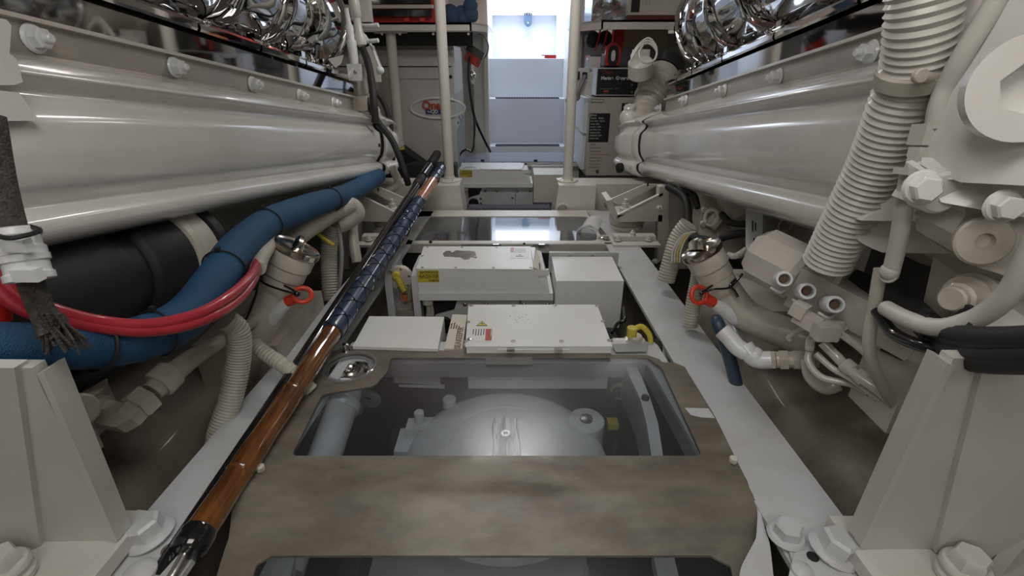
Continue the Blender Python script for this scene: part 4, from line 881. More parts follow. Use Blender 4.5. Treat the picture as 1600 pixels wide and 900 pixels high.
def far_mounts():
    for s in (1, -1):
        lab = 'right' if s > 0 else 'left'
        def Q(px, py, **k):
            p = P(px if s > 0 else px, py, **k); return p
        t = thing('engine_mount', 'cream triangular engine mount bracket over the rubber foot, far end of %s girder' % lab, 'bracket', V((s * .6, 2.4, 0)))
        yA = 2.30
        if s > 0: R = lambda x, y, yy=yA: P(x, y, y=yy)
        else: R = lambda x, y, yy=yA: P(1590 - x + 0, y, y=yy)
        # tray: bottom arm, sloped ribs
        M().prism([R(962, 336), R(1035, 336), R(1035, 346), R(962, 347)], (0, .16, 0), .002).link('arm', CRM, t)
        M().prism([R(948, 314), R(962, 347), R(970, 347), R(956, 312)], (0, .16, 0), .002).link('nose_plate', CRM, t)
        M().prism([R(965, 336), R(1036, 301), R(1036, 305), R(965, 341)], (0, .02, 0), .001).link('front_rib', CRM, t)
        M().prism([R(966, 338), R(1035, 303), R(1035, 342)], (0, .008, 0), .001).link('gusset', CRM, t)
        M().prism([R(948, 314, yA + .15), R(1008, 288, yA + .15), R(1030, 288, yA + .15), R(970, 320, yA + .15)], (0, .012, 0), .001).link('rear_rib', CRM, t)
        M().prism([R(1030, 292), R(1045, 290), R(1045, 400), R(1026, 412)], (0, .05, 0), .002).link('upright', CRM, t)
        M().prism([R(1045, 290, yA + .03), R(1075, 296, yA + .03), R(1075, 420, yA + .03), R(1045, 420, yA + .03)], (0, .02, 0), .002).link('side_plate', CRM, t)
        c = R(977, 322, yA + .06); m = M(); m.lathe([(.028, 0), (.028, .012), (.016, .014), (.016, .034), (.010, .036), (.010, .055), (.006, .058)], c + V((0, 0, -.02)), UP, 12); m.link('stud', CRM, t)
        for q in ((1031, 325), (1024, 408)): M().bolt(R(*q), (-s, -.6, .2), .014, True).link('side_bolt', CRM, t)
        t = thing('vibration_mount', 'round cream rubber engine foot bolted on the far end of the %s girder' % lab, 'mount', R(985, 385, 2.35))
        c = R(976, 378, 2.44); c.z = .0
        m = M(); m.lathe([(.085, 0), (.085, .014), (.070, .016)], c, UP, 30); m.link('foot_plate', CRM, t)
        m = M(); m.lathe([(.084, .014), (.092, .024), (.090, .060), (.080, .078), (.06, .082), (.06, .095)], c + V((s * .0, .01, 0)), UP, 32); m.link('rubber_body', BG, t)
        c2 = R(983, 384, 2.2); c2.z = .004
        m = M(); m.box(c2 + V((s * .02, -.01, .0)), (.22, .12, .012), .003); m.box(c2 + V((s * .02, .01, .018)), (.20, .05, .022), .005); m.link('bolt_plate', CRM, t)
        for dx in (-.06, .01, .085): M().bolt(c2 + V((s * dx, -.02 if dx < 0 or dx > .05 else .0, .012 if dx != .01 else .028)), UP, .017 if dx == .01 else .014, True, .3).link('foot_bolt', CRM, t)
far_mounts()
# ================================================================ PIPES AND HOSES, LEFT SIDE
def cable_tie(c, ax, r, lab, m=BK, w_=.004, tail=None):
    q = M(); q.torus(c, ax, r, w_ * .6, 28, 6)
    x, y, a = basis(ax); q.box(c + x * (r + .003), (.008, .010, .010), .001)
    if tail is not None: q.tube([c + x * r, c + x * r + V(tail) * .5, c + x * r + V(tail)], w_ * .55, 6, 3)
    q.link('cable_tie', m, label=lab, cat='cable tie', group=None)
def left_side():
    pl = [(-90, 535, .62), (0, 540, .67), (80, 540, .73), (150, 540, .80), (230, 526, .88), (292, 494, .97), (336, 440, 1.05), (372, 388, 1.18), (422, 347, 1.38), (484, 322, 1.62), (545, 302, 2.0), (590, 275, 2.5)]
    pts = [P(a, b, d=c) for a, b, c in pl]
    M().tube(pts, [.033, .033, .035, .038, .041] + [.0415] * 7, 24, 10).link('blue_hose', BL, label='thick blue woven hose sweeping along the left side under the engine', cat='hose')
    sp = smooth_path(pts, 10)
    for (i, lab) in ((30, 'grey strap tie round blue hose and red cables, near the woven strap'), (42, 'thin black tie round blue hose and red cables where the hose turns up'), (64, 'black tie round the rising blue hose beside the white ring'), (79, 'black tie round blue hose at the start of the ribbed conduit'), (95, 'black tie round blue hose near its far end')):
        cable_tie(sp[i], sp[i + 1] - sp[i - 1], .044, lab, BK, .006 if i == 30 else .0035, tail=(.0, -.0, -.04) if i in (30, 64) else None)
    for k, lab in ((0, 'upper red cable hanging in front of the black motor'), (1, 'lower red cable lying on the blue hose')):
        pr = [(-60, 350, .66), (-5, 425 + 22 * k, .68), (40, 466 + 18 * k, .70), (95, 488 + 12 * k, .73), (160, 503 + 9 * k, .78), (235, 507 + 10 * k, .83), (312, 489 + 13 * k, .90), (368, 455 + 16 * k, 1.0), (397, 423 + 10 * k, 1.12), (405, 395, 1.25)]
        M().tube([P(a, b, d=c) for a, b, c in pr], .0105, 16, 8).link('red_cable', RD, label=lab, cat='cable', group='red cables')
    M().tube([P(403, 420, d=1.16), P(411, 398, d=1.24), P(426, 378, d=1.34)], .018, 14, 5).link('cable_sleeve', CON, label='beige sleeve where the red cables go in behind the blue hose', cat='sleeve')
    # woven strap with clamps
    t = thing('woven_strap', 'dark grey woven strap hose with white clamps and frayed end, at the left edge', 'strap', P(85, 530, d=.62))
    m = M(); m.tube([P(-14, 180, d=.60), P(5, 290, d=.61), (P(28, 380, d=.62)), P(48, 440, d=.63), P(66, 486, d=.64), P(84, 512, d=.65)], lambda u: .017 + .006 * max(0, u - .8) * 5, 18, 8, sq=(1, .6)); m.link('strap_body', GB, t)
    m = M()
    for k in range(46):
        a = P(84 + random.uniform(-22, 22), 506, d=.64 + random.uniform(-.012, .012)); b = a + V((random.uniform(-.02, .02), random.uniform(-.01, .01), random.uniform(-.045, -.015)))
        m.tube([a + V((0, 0, .015)), a, b], .0016, 5, 3)
    m.link('frayed_fibres', GB, t, kind='stuff')
    ax = (P(48, 440, d=.63) - P(20, 350, d=.62)).normalized()
    for q, (a, b) in enumerate(((28, 378), (42, 418))):
        m = M(); m.lathe([(.022, -.018), (.026, -.016), (.026, -.008), (.0235, -.006), (.0235, .006), (.026, .008), (.026, .016), (.022, .018)], P(a, b, d=.62), ax, 22); m.box(P(a, b, d=.60) + V((.008, -.01, -.005 * q)), (.03, .012, .016), .003); m.link('hose_clamp', PVC, t)
    m = M(); m.tube([P(-20, 362, d=.58), P(10, 372, d=.57), P(40, 368, d=.58), P(62, 360, d=.60), P(48, 354, d=.62)], .003, 8, 6); m.link('tie', BK, t)
    M().tube([P(-20, 350, d=.70), P(4, 420, d=.70), P(2, 500, d=.72)], .012, 12, 5).link('dark_red_cable', RDP, label='dark red cable at the far left edge behind the strap', cat='cable')
    # motor under the left engine
    o = onL(308, 430, -.815); a0 = o.dot(EU); wv = o.dot(EW)
    O = E3(a0, -.93, wv + .03); r = .128
    t = thing('starter_motor', 'large black cylindrical motor with cream end ring under the left engine', 'motor', O + V((0, -.3, -.13)))
    m = M(); m.lathe([(r * .8, -.46), (r * .96, -.44), (r, -.42), (r, -.20), (r * .93, -.185), (r * .93, -.17), (r * .86, -.165), (r * .86, -.125), (r * .95, -.12), (r, -.11), (r, -.004), (r * .97, 0)], O, EU, 64); m.link('motor_body', BK, t)
    m = M(); m.lathe([(r * .97, 0), (r * 1.05, .002), (r * 1.06, .02), (r * 1.045, .021), (r * 1.045, .024), (r * 1.06, .025), (r * 1.06, .075), (r * 1.0, .08)], O, EU, 64); m.box(O + EU * .05 + EL * (r * 1.06) + EW * .02, (.008, .03, .008), .001, (EL, EU, EW)); m.link('end_ring', CON, t)
    m = M(); m.lathe([(r * 1.0, .08), (r * 1.12, .082), (r * 1.12, .11), (r * .9, .115)], O, EU, 64); m.link('rear_band', BK, t)
    # pipe with elbows
    t = thing('elbow_pipe', 'beige pipe run with square elbow and hex nuts below the blue hose', 'pipe', P(190, 680, d=1.02))
    A = [P(398, 500, d=1.35), P(345, 533, d=1.22), P(300, 560, d=1.12), P(262, 590, d=1.06), P(238, 612, d=1.03)]
    m = M(); m.tube(A, [.016, .018, .022, .024, .022], 18, 5); m.link('pipe', BG, t)
    dd = (A[4] - A[3]).normalized()
    m = M(); m.lathe([(.030, -.02), (.033, -.016), (.033, .016), (.030, .02)], P(258, 592, d=1.055), dd, 20); m.link('collar', BG, t)
    m = M(); m.lathe([(.030, 0), (.034, .003), (.034, .030), (.030, .034)], P(232, 618, d=1.03), dd, 6); m.link('hex_nut', BG, t)
    e = P(190, 648, d=1.0)
    m = M(); m.tube([P(216, 634, d=1.02), e + V((.012, 0, -.006)), e + V((0, 0, -.008)), P(160, 645, d=1.0)], .029, 6, 2); m.link('elbow', BG, t)
    m = M(); m.lathe([(.030, 0), (.036, .003), (.036, .024), (.030, .027)], P(162, 646, d=1.0), (-1, -.1, .35), 6); m.lathe([(.026, .02), (.026, .08)], P(162, 646, d=1.0), (-1, -.1, .35), 14); m.link('hex_nut', BG, t)
    # casting lumps at the engine foot
    t = thing('gearbox_casting', 'lumpy beige casting with studs behind the lower left mount bracket', 'casting', P(100, 680, d=.95))
    m = M(); m.box(P(80, 640, d=1.0), (.12, .16, .16), .03); m.box(P(100, 690, d=.95), (.06, .08, .10), .015); m.cyl(P(112, 640, d=.95), (.8, -.4, .3), .032, .05, 20); m.cyl(P(130, 600, d=1.05), (.7, -.5, .4), .035, .05, 20); m.box(P(60, 600, d=1.0), (.12, .1, .05), .01); m.link('casting', BG, t)
    M().cyl(P(114, 633, d=.915), (.8, -.5, .3), .008, .01, 12).link('black_plug', BK, t)
    m = M(); m.tube([P(60, 625, d=.98), P(130, 590, d=1.0), P(180, 560, d=1.02)], .025, 12, 4); m.link('black_hose', BK, label='black hose in shadow under the blue hose', cat='hose')
    # ribbed hose falling behind the girder
    M().tube([P(352, 500, d=1.15), P(372, 520, d=1.18), P(372, 570, d=1.2), P(360, 625, d=1.2), P(342, 680, d=1.2), P(335, 740, d=1.22)], .0285, 18, 8, rib=(.0075, .0022)).link('ribbed_hose', CON, label='pale ribbed hose dropping behind the left girder', cat='hose')
    filler('left')
    M().box(P(432, 575, d=1.62), (.24, .36, .40), .10).link('bilge_tank', BGD, label='rounded beige tank below the left filler pipe', cat='tank')
    # conduit and beige hoses further along
    M().tube([P(430, 420, d=1.5), P(462, 372, d=1.6), P(500, 345, d=1.75), P(533, 326, d=1.9)], .034, 18, 8, rib=(.014, .004)).link('ribbed_conduit', CON, label='beige ribbed conduit rising from the left filler cap to the far bend', cat='conduit')
    M().tube([P(528, 328, d=1.88), P(548, 322, d=1.93), P(556, 334, d=1.95), P(540, 346, d=1.93), P(524, 352, d=1.9)], .036, 18, 6).link('hose_bend', BG, label='taped beige hose bend at the top of the ribbed conduit', cat='hose')
    M().tube([P(524, 350, d=1.92), P(515, 380, d=1.95), P(514, 420, d=1.95), P(518, 470, d=1.95)], .034, 16, 6, rib=(.011, .003)).link('ribbed_hose', CON, label='grey ribbed hose hanging straight down left of the far girder end', cat='hose')
    M().tube([P(528, 352, d=1.9), P(534, 400, d=1.9), P(528, 470, d=1.92)], .008, 8, 5).link('cable', GRY, label='thin grey cable beside the hanging ribbed hose', cat='cable')
    M().tube([P(550, 340, d=2.05), P(552, 372, d=2.05), P(558, 410, d=2.05)], .022, 12, 4).link('strut_pipe', BG, label='short beige pipe standing behind the left girder, near the far mount', cat='pipe')
    M().tube([P(398, 540, d=1.28), P(420, 556, d=1.26), P(450, 576, d=1.25), P(486, 610, d=1.27)], .020, 12, 4, rib=(.01, .002)).link('small_hose', CON, label='short ribbed hose running towards the left girder', cat='hose')
    m = M(); m.tube([P(480, 345, d=1.8), P(500, 368, d=1.8), P(522, 384, d=1.8)], .007, 8, 4); m.link('yellow_cable', YL, label='short dull yellow cable end behind the left conduit', cat='cable')
def filler(side):
    L = side == 'left'
    t = thing('filler_pipe', 'beige filler pipe with domed metal cap and orange-red ring, %s side' % side, 'pipe', P(430 if L else 1170, 520, d=1.4))
    if L: c, pts = P(462, 392, d=1.36), [(449, 420, 1.37), (430, 460, 1.38), (405, 510, 1.39), (370, 590, 1.40)]
    else: c, pts = P(1098, 395, d=1.36), [(1112, 420, 1.37), (1134, 455, 1.37), (1165, 492, 1.36), (1215, 515, 1.33), (1270, 535, 1.28)]
    q = [P(a, b, d=e) for a, b, e in pts]; ax = (c - q[0]).normalized()
    r = .056 if L else .050
    m = M(); m.tube([c - ax * .02] + q, r * .86, 24, 8); m.lathe([(r * .9, -.085), (r * .98, -.08), (r * .98, -.05), (r * 1.06, -.045), (r * 1.06, -.008), (r * 1.0, 0)], c, ax, 32); m.link('pipe', BG, t)
    m = M(); m.lathe([(r * 1.1, -.004), (r * 1.16, 0), (r * 1.16, .012), (r * 1.08, .016), (r * .98, .014), (r * .9, .012), (r * .5, .016), (.001, .018)], c, ax, 40)
    x, y, _ = basis(ax, V((1, .4, .3)) if L else V((1, .2, -.2)))
    m.link('metal_cap', BR, t)
    m = M(); n = 16
    m.loft([[c + y * (r * .9 * math.cos(math.pi * k / n)) * 1 + x * w_ * (1 - .3 * abs(math.cos(math.pi * k / n))) + ax * (.010 + .036 * math.sin(math.pi * k / n) * h) for w_, h in ((-.016, .3), (-.006, 1), (.006, 1), (.016, .3))] for k in range(n + 1)], closed=True); m.link('cap_handle', BR, t, recalc=True)
    # branch with ring
    if L: b0, b1, ring = P(420, 500, d=1.38), P(452, 470, d=1.34), P(470, 462, d=1.33)
    else: b0, b1, ring = P(1150, 495, d=1.36), P(1112, 472, d=1.34), P(1096, 463, d=1.33)
    m = M(); m.tube([b0, b1], [.026, .014], 16, 1); m.link('branch', PVC, t)
    dv = (ring - b1).normalized(); m = M(); m.tube([b1 - dv * .005, b1 + dv * .02], .016, 16, 1); x2 = b1 + dv * .02
    nrm = V((.2, -.9, .45)) if not L else V((.35, -.55, .9)); cc = x2 + dv * .026
    m.torus(cc, nrm, .023, .0065, 26, 10); m.link('orange_ring', ORG, t)
    m = M(); p0 = P(405, 432, d=1.33) if L else P(1155, 427, d=1.33)
    if L:
        m.tube([P(468, 460, d=1.31), P(440, 453, d=1.30), P(412, 442, d=1.31), P(405, 428, d=1.34)], .003, 8, 6); m.tube([P(466, 458, d=1.31), P(452, 450, d=1.31), P(444, 446, d=1.31)], .003, 8, 4); m.tube([P(405, 432, d=1.31), P(400, 460, d=1.31), P(388, 492, d=1.31), P(378, 508, d=1.31)], .003, 8, 6); m.ball(P(464, 459, d=1.305), .009, 8)
    else:
        m.tube([P(1096, 458, d=1.31), P(1115, 452, d=1.29), P(1138, 450, d=1.3), P(1150, 440, d=1.31), P(1160, 428, d=1.33)], .003, 8, 6); m.tube([P(1150, 436, d=1.30), P(1141, 446, d=1.3), P(1148, 455, d=1.3), P(1153, 464, d=1.3)], .004, 8, 5); m.tube([P(1098, 456, d=1.30), P(1113, 446, d=1.3)], .003, 8, 3); m.ball(P(1096, 458, d=1.305), .007, 8)
    m.link('black_cord', BKG, t)
left_side()
# ================================================================ PIPES AND HOSES, RIGHT SIDE
def right_side():
    filler('right')
    M().tube([P(1446, -60, d=.66), P(1441, 30, d=.69), P(1428, 110, d=.735), P(1403, 175, d=.78), P(1368, 260, d=.85), P(1325, 345, d=.93), P(1292, 412, d=1.0)], .0465, 32, 10, rib=(.0115, .0040)).link('corrugated_hose', CRG, label='big off-white corrugated hose hanging in front of the right engine', cat='hose')
    M().tube([P(1482, -60, d=.70), P(1478, 60, d=.74), P(1460, 130, d=.79), P(1440, 200, d=.84), P(1405, 270, d=.90), P(1350, 355, d=1.0), P(1300, 418, d=1.06)], .020, 14, 8, rib=(.0115, .004)).link('thin_corrugated_hose', CRG, label='thinner corrugated hose right behind the big corrugated one', cat='hose')
    t = thing('hose_clamp', 'beige band clamp round the big corrugated hose near the top', 'clamp', P(1428, 118, d=.73))
    c = P(1427, 118, d=.735); ax = (P(1441, 30, d=.69) - P(1403, 175, d=.78)).normalized()
    m = M(); m.lathe([(.047, -.011), (.0495, -.010), (.0495, .010), (.047, .011)], c, ax, 36); m.link('band', CON, t)
    m = M(); p = P(1433, 118, d=.68); m.cyl(p, FR, .010, .010, 18); m.tube([p, P(1468, 125, d=.71), P(1492, 128, d=.74)], .008, 10, 3); m.link('clamp_screw', CON, t)
    # diagonal pipe from the top with fittings and long drop
    t = thing('fuel_pipe', 'off-white pipe with square fittings running down between the hose and the right edge', 'pipe', P(1395, 620, d=.9))
    m = M(); m.tube([P(1590, -60, d=.60), P(1545, 20, d=.63), P(1505, 85, d=.66), P(1478, 135, d=.69), P(1466, 165, d=.70), P(1460, 200, d=.71)], .0125, 18, 8); m.link('upper_pipe', CRG, t)
    ax = (P(1462, 190, d=.71) - P(1430, 300, d=.74)).normalized(); X_, Y_, Z_ = basis(ax, RT)
    for (a, b, s_, h) in ((1450, 211, .030, .030), (1440, 238, .022, .014), (1436, 252, .020, .022), (1425, 268, .030, .010)):
        m = M(); m.box(P(a, b, d=.72), (s_ * 1.15, s_, h), .003, (X_, Y_, Z_)); m.link('square_fitting', CRG, t)
    m = M(); m.tube([P(1422, 268, d=.73), P(1416, 300, d=.74), P(1405, 370, d=.77), P(1392, 425, d=.80), P(1388, 430, d=.80)], .0125, 18, 6); m.ball(P(1390, 424, d=.80), .0145, 10); m.link('middle_pipe', CRG, t)
    m = M(); m.tube([P(1376, 420, d=.84), P(1366, 480, d=.86), P(1358, 540, d=.88), P(1372, 590, d=.92), P(1400, 640, d=.97)], .0105, 16, 8); m.link('lower_pipe', BG, t)
    m = M(); m.prism([P(1425, 318, d=.73), P(1400, 308, d=.73), P(1408, 296, d=.74), P(1420, 272, d=.74), P(1430, 272, d=.74)], (0, .01, 0), .001); m.link('clip', CRG, t)
    # arm with two bolts
    t = thing('engine_bracket', 'white cast arm with two hex bolts reaching in from the right edge', 'bracket', P(1520, 320, d=.68))
    m = M(); a = [P(1452, 275, d=.68), P(1500, 262, d=.67), P(1640, 272, d=.62), P(1660, 350, d=.62), P(1590, 338, d=.64), P(1470, 316, d=.67)]
    m.prism(a, (0, .05, .01), .006, 3); m.cyl(P(1444, 293, d=.70), FR, .030, .035, 24); m.link('arm', WH, t)
    M().prism([P(1480, 268, d=.665), P(1640, 275, d=.61), P(1640, 290, d=.608), P(1478, 280, d=.66)], (0, .05, .01), .004).link('arm_ridge', WH, t)
    for a_, b_, d_ in ((1440, 293, .655), (1566, 322, .62)):
        m = M(); m.bolt(P(a_, b_, d=d_), (-.3, -1, .1), .021 if a_ < 1500 else .019, False, .4); m.link('arm_bolt', WH, t)
    # big casting at the right edge with socket plugs
    t = thing('engine_casting', 'white engine casting with large socket plugs at the right edge', 'casting', P(1560, 400, d=.7))
    m = M(); a = [P(1600, -60, d=.60), P(1560, 60, d=.62), P(1527, 170, d=.63), P(1502, 262, d=.64), P(1502, 285, d=.64), P(1800, 300, d=.5), P(1800, -60, d=.5)]
    m.prism(a, (.02, .10, 0), .008, 3); m.link('upper_plate', WH, t)
    p = P(1592, 140, d=.575); ax = V((-.35, -1, .15)); X1, Y1, Z1 = basis(ax, UP); m = M(); m.lathe([(.058, 0), (.060, .004)], p, ax, 40)
    cir = [p + Z1 * .004 + (X1 * math.cos(math.pi * k / 20) + Y1 * math.sin(math.pi * k / 20)) * .060 for k in range(40)]; hx = [p + Z1 * .004 + (X1 * math.cos(math.pi * k / 3 + .3) + Y1 * math.sin(math.pi * k / 3 + .3)) * .031 for k in range(6)]
    m.plate(cir, [hx], Z1 * .018); m.link('large_plug', WH, t)
    m = M(); a = [P(1510, 335, d=.70), P(1505, 320, d=.70), P(1800, 330, d=.6), P(1800, 500, d=.6), P(1600, 440, d=.68), P(1520, 415, d=.70), P(1492, 395, d=.70), P(1488, 365, d=.70)]
    m.prism(a, (.02, .10, 0), .006, 3); m.link('lower_plate', BG, t)
    p = P(1532, 375, d=.685); m = M(); m.lathe([(.034, 0), (.035, .003), (.035, .009), (.032, .012), (.012, .012), (.010, .003), (.001, .003)], p, ax, 36); m.link('small_plug', BG, t)
    m = M(); p = P(1525, 462, d=.74); ax2 = V((-1, -.4, .1)); m.lathe([(.034, 0), (.036, .004), (.036, .012), (.028, .014), (.028, .020), (.032, .022), (.032, .030), (.024, .031)], p, ax2, 30); m.lathe([(.024, .031), (.024, .050), (.020, .054)], p, ax2, 12); m.cyl(p + ax2.normalized() * .05, ax2, .019, .016, 20); m.link('flanged_bolt', BG, t)
    m = M(); m.prism([P(1500, 430, d=.78), P(1640, 440, d=.72), P(1640, 520, d=.72), P(1480, 520, d=.78)], (.02, .08, 0), .006); m.link('backing_block', BG, t)
    # engine casting between pan and edge, rounded housing
    t = thing('pump_housing', 'stained beige round pump housing behind the support arm', 'pump', P(1430, 380, d=.95))
    m = M(); p = P(1440, 330, d=1.0); m.lathe([(.02, -.02), (.075, 0), (.085, .02), (.085, .12), (.07, .15), (.03, .16)], p + V((.03, .05, -.02)), (-.2, -1, .1), 40); m.box(p + V((.12, .08, -.01)), (.16, .14, .12), .03); m.link('housing', BG, t)
    m = M(); p2 = P(1385, 365, d=.95); m.lathe([(.030, 0), (.032, .004), (.032, .014), (.028, .018), (.014, .018), (.001, .02)], p2, (-.2, -1, .1), 24); m.link('boss', BG, t)
    m = M(); m.box(P(1585, 60, d=.80), (.20, .06, .34), .02); m.link('upper_casting', BG, t)
    M().box(P(1440, 455, d=1.16), (.26, .06, .22), .02).link('dark_void_block', BK, label='black block standing in for the dark void between the port manifold and right casting', cat='machinery')  # black block added in place of the shaded void inside the engine
    # vertical flange of the pan's near end
    m = M(); L_ = ERGT['base'] - .012
    a_ = .79; pf = ERGT['prof']
    pts = [E3(a_, p[0] - .012, p[1]) for p in pf[:17]]; pts2 = [E3(a_, ERGT['base'] + .22, pf[16][1]), E3(a_, ERGT['base'] + .22, pf[0][1] + .03), E3(a_, pf[0][0] - .012, pf[0][1] + .03)]
    m.prism(pts + pts2, -EU * .022, .002); m.link('cover_end_flange', WH, ERGT['e'])
    # bottom: curved pipe and cable bundle
    M().tube([P(1640, 340, d=.55), P(1605, 410, d=.58), P(1575, 460, d=.61), P(1530, 495, d=.65), P(1470, 512, d=.70), P(1420, 500, d=.76), P(1385, 482, d=.82)], .0135, 18, 8).link('curved_pipe', CRG, label='beige pipe curving down and left at the right edge above the black bundle', cat='pipe')
    t = thing('cable_bundle', 'thick black bundle of cables with tape at the right edge', 'cable bundle', P(1550, 560, d=.65))
    for k in range(11):
        oy, od = (-12 + 4.4 * k, random.uniform(-.02, .02)); m = M()
        m.tube([P(1370, 440 + oy * .3, d=.98 + od), P(1425, 478 + oy * .5, d=.86 + od), P(1470, 522 + oy * .9, d=.73 + od), P(1530, 536 + oy, d=.62 + od), P(1640, 536 + oy, d=.50 + od)], .012, 10, 6); m.link('cable', BK, t)
    m = M(); m.tube([P(1370, 486, d=.84), P(1395, 520, d=.80), P(1440, 540, d=.74), P(1500, 552, d=.69), P(1640, 560, d=.6)], .010, 10, 6); m.link('loop_cable', BKG, t)
    for a_, b_ in ((1440, 506), (1505, 503)): cable_tie(P(a_, b_, d=.735 if a_ < 1500 else .668), (-1, .35, .05), .0165, 'black tie round the curved pipe, %s one' % ('left' if a_ < 1500 else 'right'), BK, .006, (.01, 0, -.04))
    m = M(); m.cyl(P(1465, 578, d=.78), (-.6, -1, .3), .016, .03, 20); m.link('domed_bolt', BG, label='round beige bolt head under the black cable bundle', cat='bolt')
    # manifold with three open ports
    t = thing('port_manifold', 'glossy cream block with octagonal end and three open round ports', 'manifold', P(1300, 520, d=1.05))
    p0, p1 = P(1180, 392, d=1.22), P(1445, 528, d=.98); ax = (p1 - p0).normalized(); X_, Y_, Z_ = basis(ax, UP)
    m = M(); m.lathe([(.052, -.03), (.068, -.012), (.068, .085), (.056, .098)], p0 + ax * .03, ax, 8, hint=UP * .92 + V((.38, 0, 0))); m.link('octagonal_end', BG2, t, ang=25)
    c_ = (p0 + ax * .12 + p1) / 2; ln = (p1 - p0).length - .12
    m = M(); m.box(c_ + X_ * -.005, (.078, .085, ln), .016, (X_, Y_, Z_)); m.box(c_ + X_ * .02 + ax * -.05, (.07, .07, .012), .004, (X_, Y_, Z_)); m.box(c_ - X_ * .05 + ax * -.02, (.05, .06, ln * .8), .01, (X_, Y_, Z_)); m.link('block', BG2, t)
    for a_, b_, d_ in ((1226, 436, 1.085), (1262, 455, 1.045), (1306, 476, 1.0)):
        c = P(a_, b_, d=d_); dr = V((-.35, -.85, .42)).normalized(); m = M()
        m.lathe([(.018, -.06), (.0185, -.004), (.0165, 0), (.0125, 0), (.011, -.004), (.011, -.02), (.001, -.02)], c, dr, 28); m.link('open_port', PVC, t)
        m = M(); m.cyl(c - dr * .016, dr, .009, .006, 14); m.link('rusty_core', mat('rust', (.11, .055, .03), .8), t)
        m = M(); m.tube([c - dr * .045 + V((-.02, 0, -.02)), c - dr * .04 + V((0, -.01, -.028)), c - dr * .045 + V((.022, 0, -.018))], .003, 8, 4); m.link('port_lip', PVC, t)
    m = M()
    for (a_, b_, w_) in ((1262, 500, .05), (1300, 515, .045), (1250, 484, .03)): m.box(P(a_, b_, d=1.06), (w_, .03, .03), .005, (Z_, Y_, X_))
    m.link('lower_lugs', BG2, t)
    # dark corrugated/black hose behind manifold
    M().tube([P(1290, 420, d=1.15), P(1340, 440, d=1.08), P(1400, 470, d=1.0), P(1450, 500, d=.95)], .024, 12, 5).link('black_hose', BK, label='black hose lying along the top of the port manifold', cat='hose')
    M().tube([P(1445, 600, d=1.0), P(1400, 560, d=1.05), P(1370, 520, d=1.1)], .05, 16, 4).link('lower_housing', BG, label='stained beige rounded housing below the port manifold', cat='housing')
    M().box(P(1420, 610, d=1.0), (.14, .12, .12), .03).link('foot_casting', BG, label='worn beige casting foot left of the lower right mount bracket', cat='casting')
    # PVC elbows with brass-like nuts
    t = thing('elbow_fitting', 'white plastic double elbow joined to beige threaded nuts beside the right girder', 'pipe fitting', P(1180, 590, d=1.22))
    m = M(); m.tube([P(1128, 516, d=1.26), P(1140, 528, d=1.25), P(1152, 542, d=1.24), P(1166, 551, d=1.23)], .022, 18, 5); m.link('upper_elbow', PVC, t)
    m = M(); m.tube([P(1162, 540, d=1.235), P(1174, 556, d=1.225), P(1186, 562, d=1.22), P(1204, 562, d=1.21)], .0225, 18, 4); m.ball(P(1178, 556, d=1.225), .0245, 12); m.link('lower_elbow', PVC, t)
    m = M(); c = P(1198, 562, d=1.215); dx = (P(1262, 562, d=1.18) - c).normalized()
    m.lathe([(.022, 0), (.024, .002), (.024, .018), (.019, .02), (.019, .026), (.026, .028), (.026, .046), (.018, .048), (.018, .056), (.025, .058), (.025, .082), (.015, .085)], c, dx, 6, hint=UP); m.lathe([(.0205, .02), (.0205, .11)], c, dx, 18); m.link('threaded_nuts', BG, t)
    M().tube([P(1119, 500, d=1.29), P(1124, 512, d=1.27), P(1140, 560, d=1.30), P(1160, 640, d=1.35)], .017, 14, 5).link('blue_hose_end', mat('blue_grey_rubber', (.03, .055, .085), .4), label='dark blue-grey hose end rising to the white plastic elbow', cat='hose')
    # small rigid pipes
    sm = [([(1236, 532, 1.16), (1233, 526, 1.16), (1262, 512, 1.12), (1285, 530, 1.1)], .006, 'bent thin beige pipe nearest the threaded nuts'),
          ([(1265, 545, 1.1), (1268, 530, 1.09), (1285, 522, 1.07)], .010, 'short thick beige pipe curl under the manifold'),
          ([(1268, 540, 1.11), (1263, 565, 1.1), (1285, 590, 1.08), (1330, 600, 1.05), (1358, 615, 1.02)], .008, 'beige pipe looping under the group of small pipes'),
          ([(1285, 535, 1.07), (1310, 560, 1.05), (1330, 580, 1.02), (1372, 610, .98), (1400, 636, .96)], .011, 'middle straight beige pipe with collars'),
          ([(1275, 552, 1.08), (1300, 575, 1.06), (1330, 592, 1.03), (1365, 618, 1.0), (1395, 638, .98)], .007, 'lower thin straight beige pipe'),
          ([(1262, 560, 1.14), (1268, 590, 1.14), (1290, 606, 1.13), (1310, 600, 1.12)], .016, 'thick beige pipe bend resting on the right hull stringer'),
          ([(1300, 512, 1.04), (1345, 545, 1.02), (1370, 572, 1.0)], .008, 'upper thin beige pipe under the manifold')]
    for p_, r_, lab in sm: M().tube([P(a, b, d=c) for a, b, c in p_], r_, 12, 6).link('small_pipe', BG2, label=lab, cat='pipe', group=None)
    dv = (P(1372, 610, d=.98) - P(1310, 560, d=1.05)).normalized()
    for a_, b_, d_, lab in ((1326, 574, 1.03, 'upper'), (1346, 590, 1.01, 'lower')):
        M().lathe([(.013, -.012), (.0165, -.010), (.0165, .010), (.013, .012)], P(a_, b_, d=d_), dv, 18).link('pipe_collar', BG2, label='%s round collar on the middle straight beige pipe' % lab, cat='collar')
    t = thing('pipe_clamp_block', 'square beige clamp block on the small pipes below the manifold', 'clamp', P(1290, 520, d=1.05))
    m = M(); m.box(P(1290, 518, d=1.03), (.045, .03, .034), .004); m.box(P(1300, 506, d=1.04), (.03, .03, .02), .004); m.link('block', BG2, t)
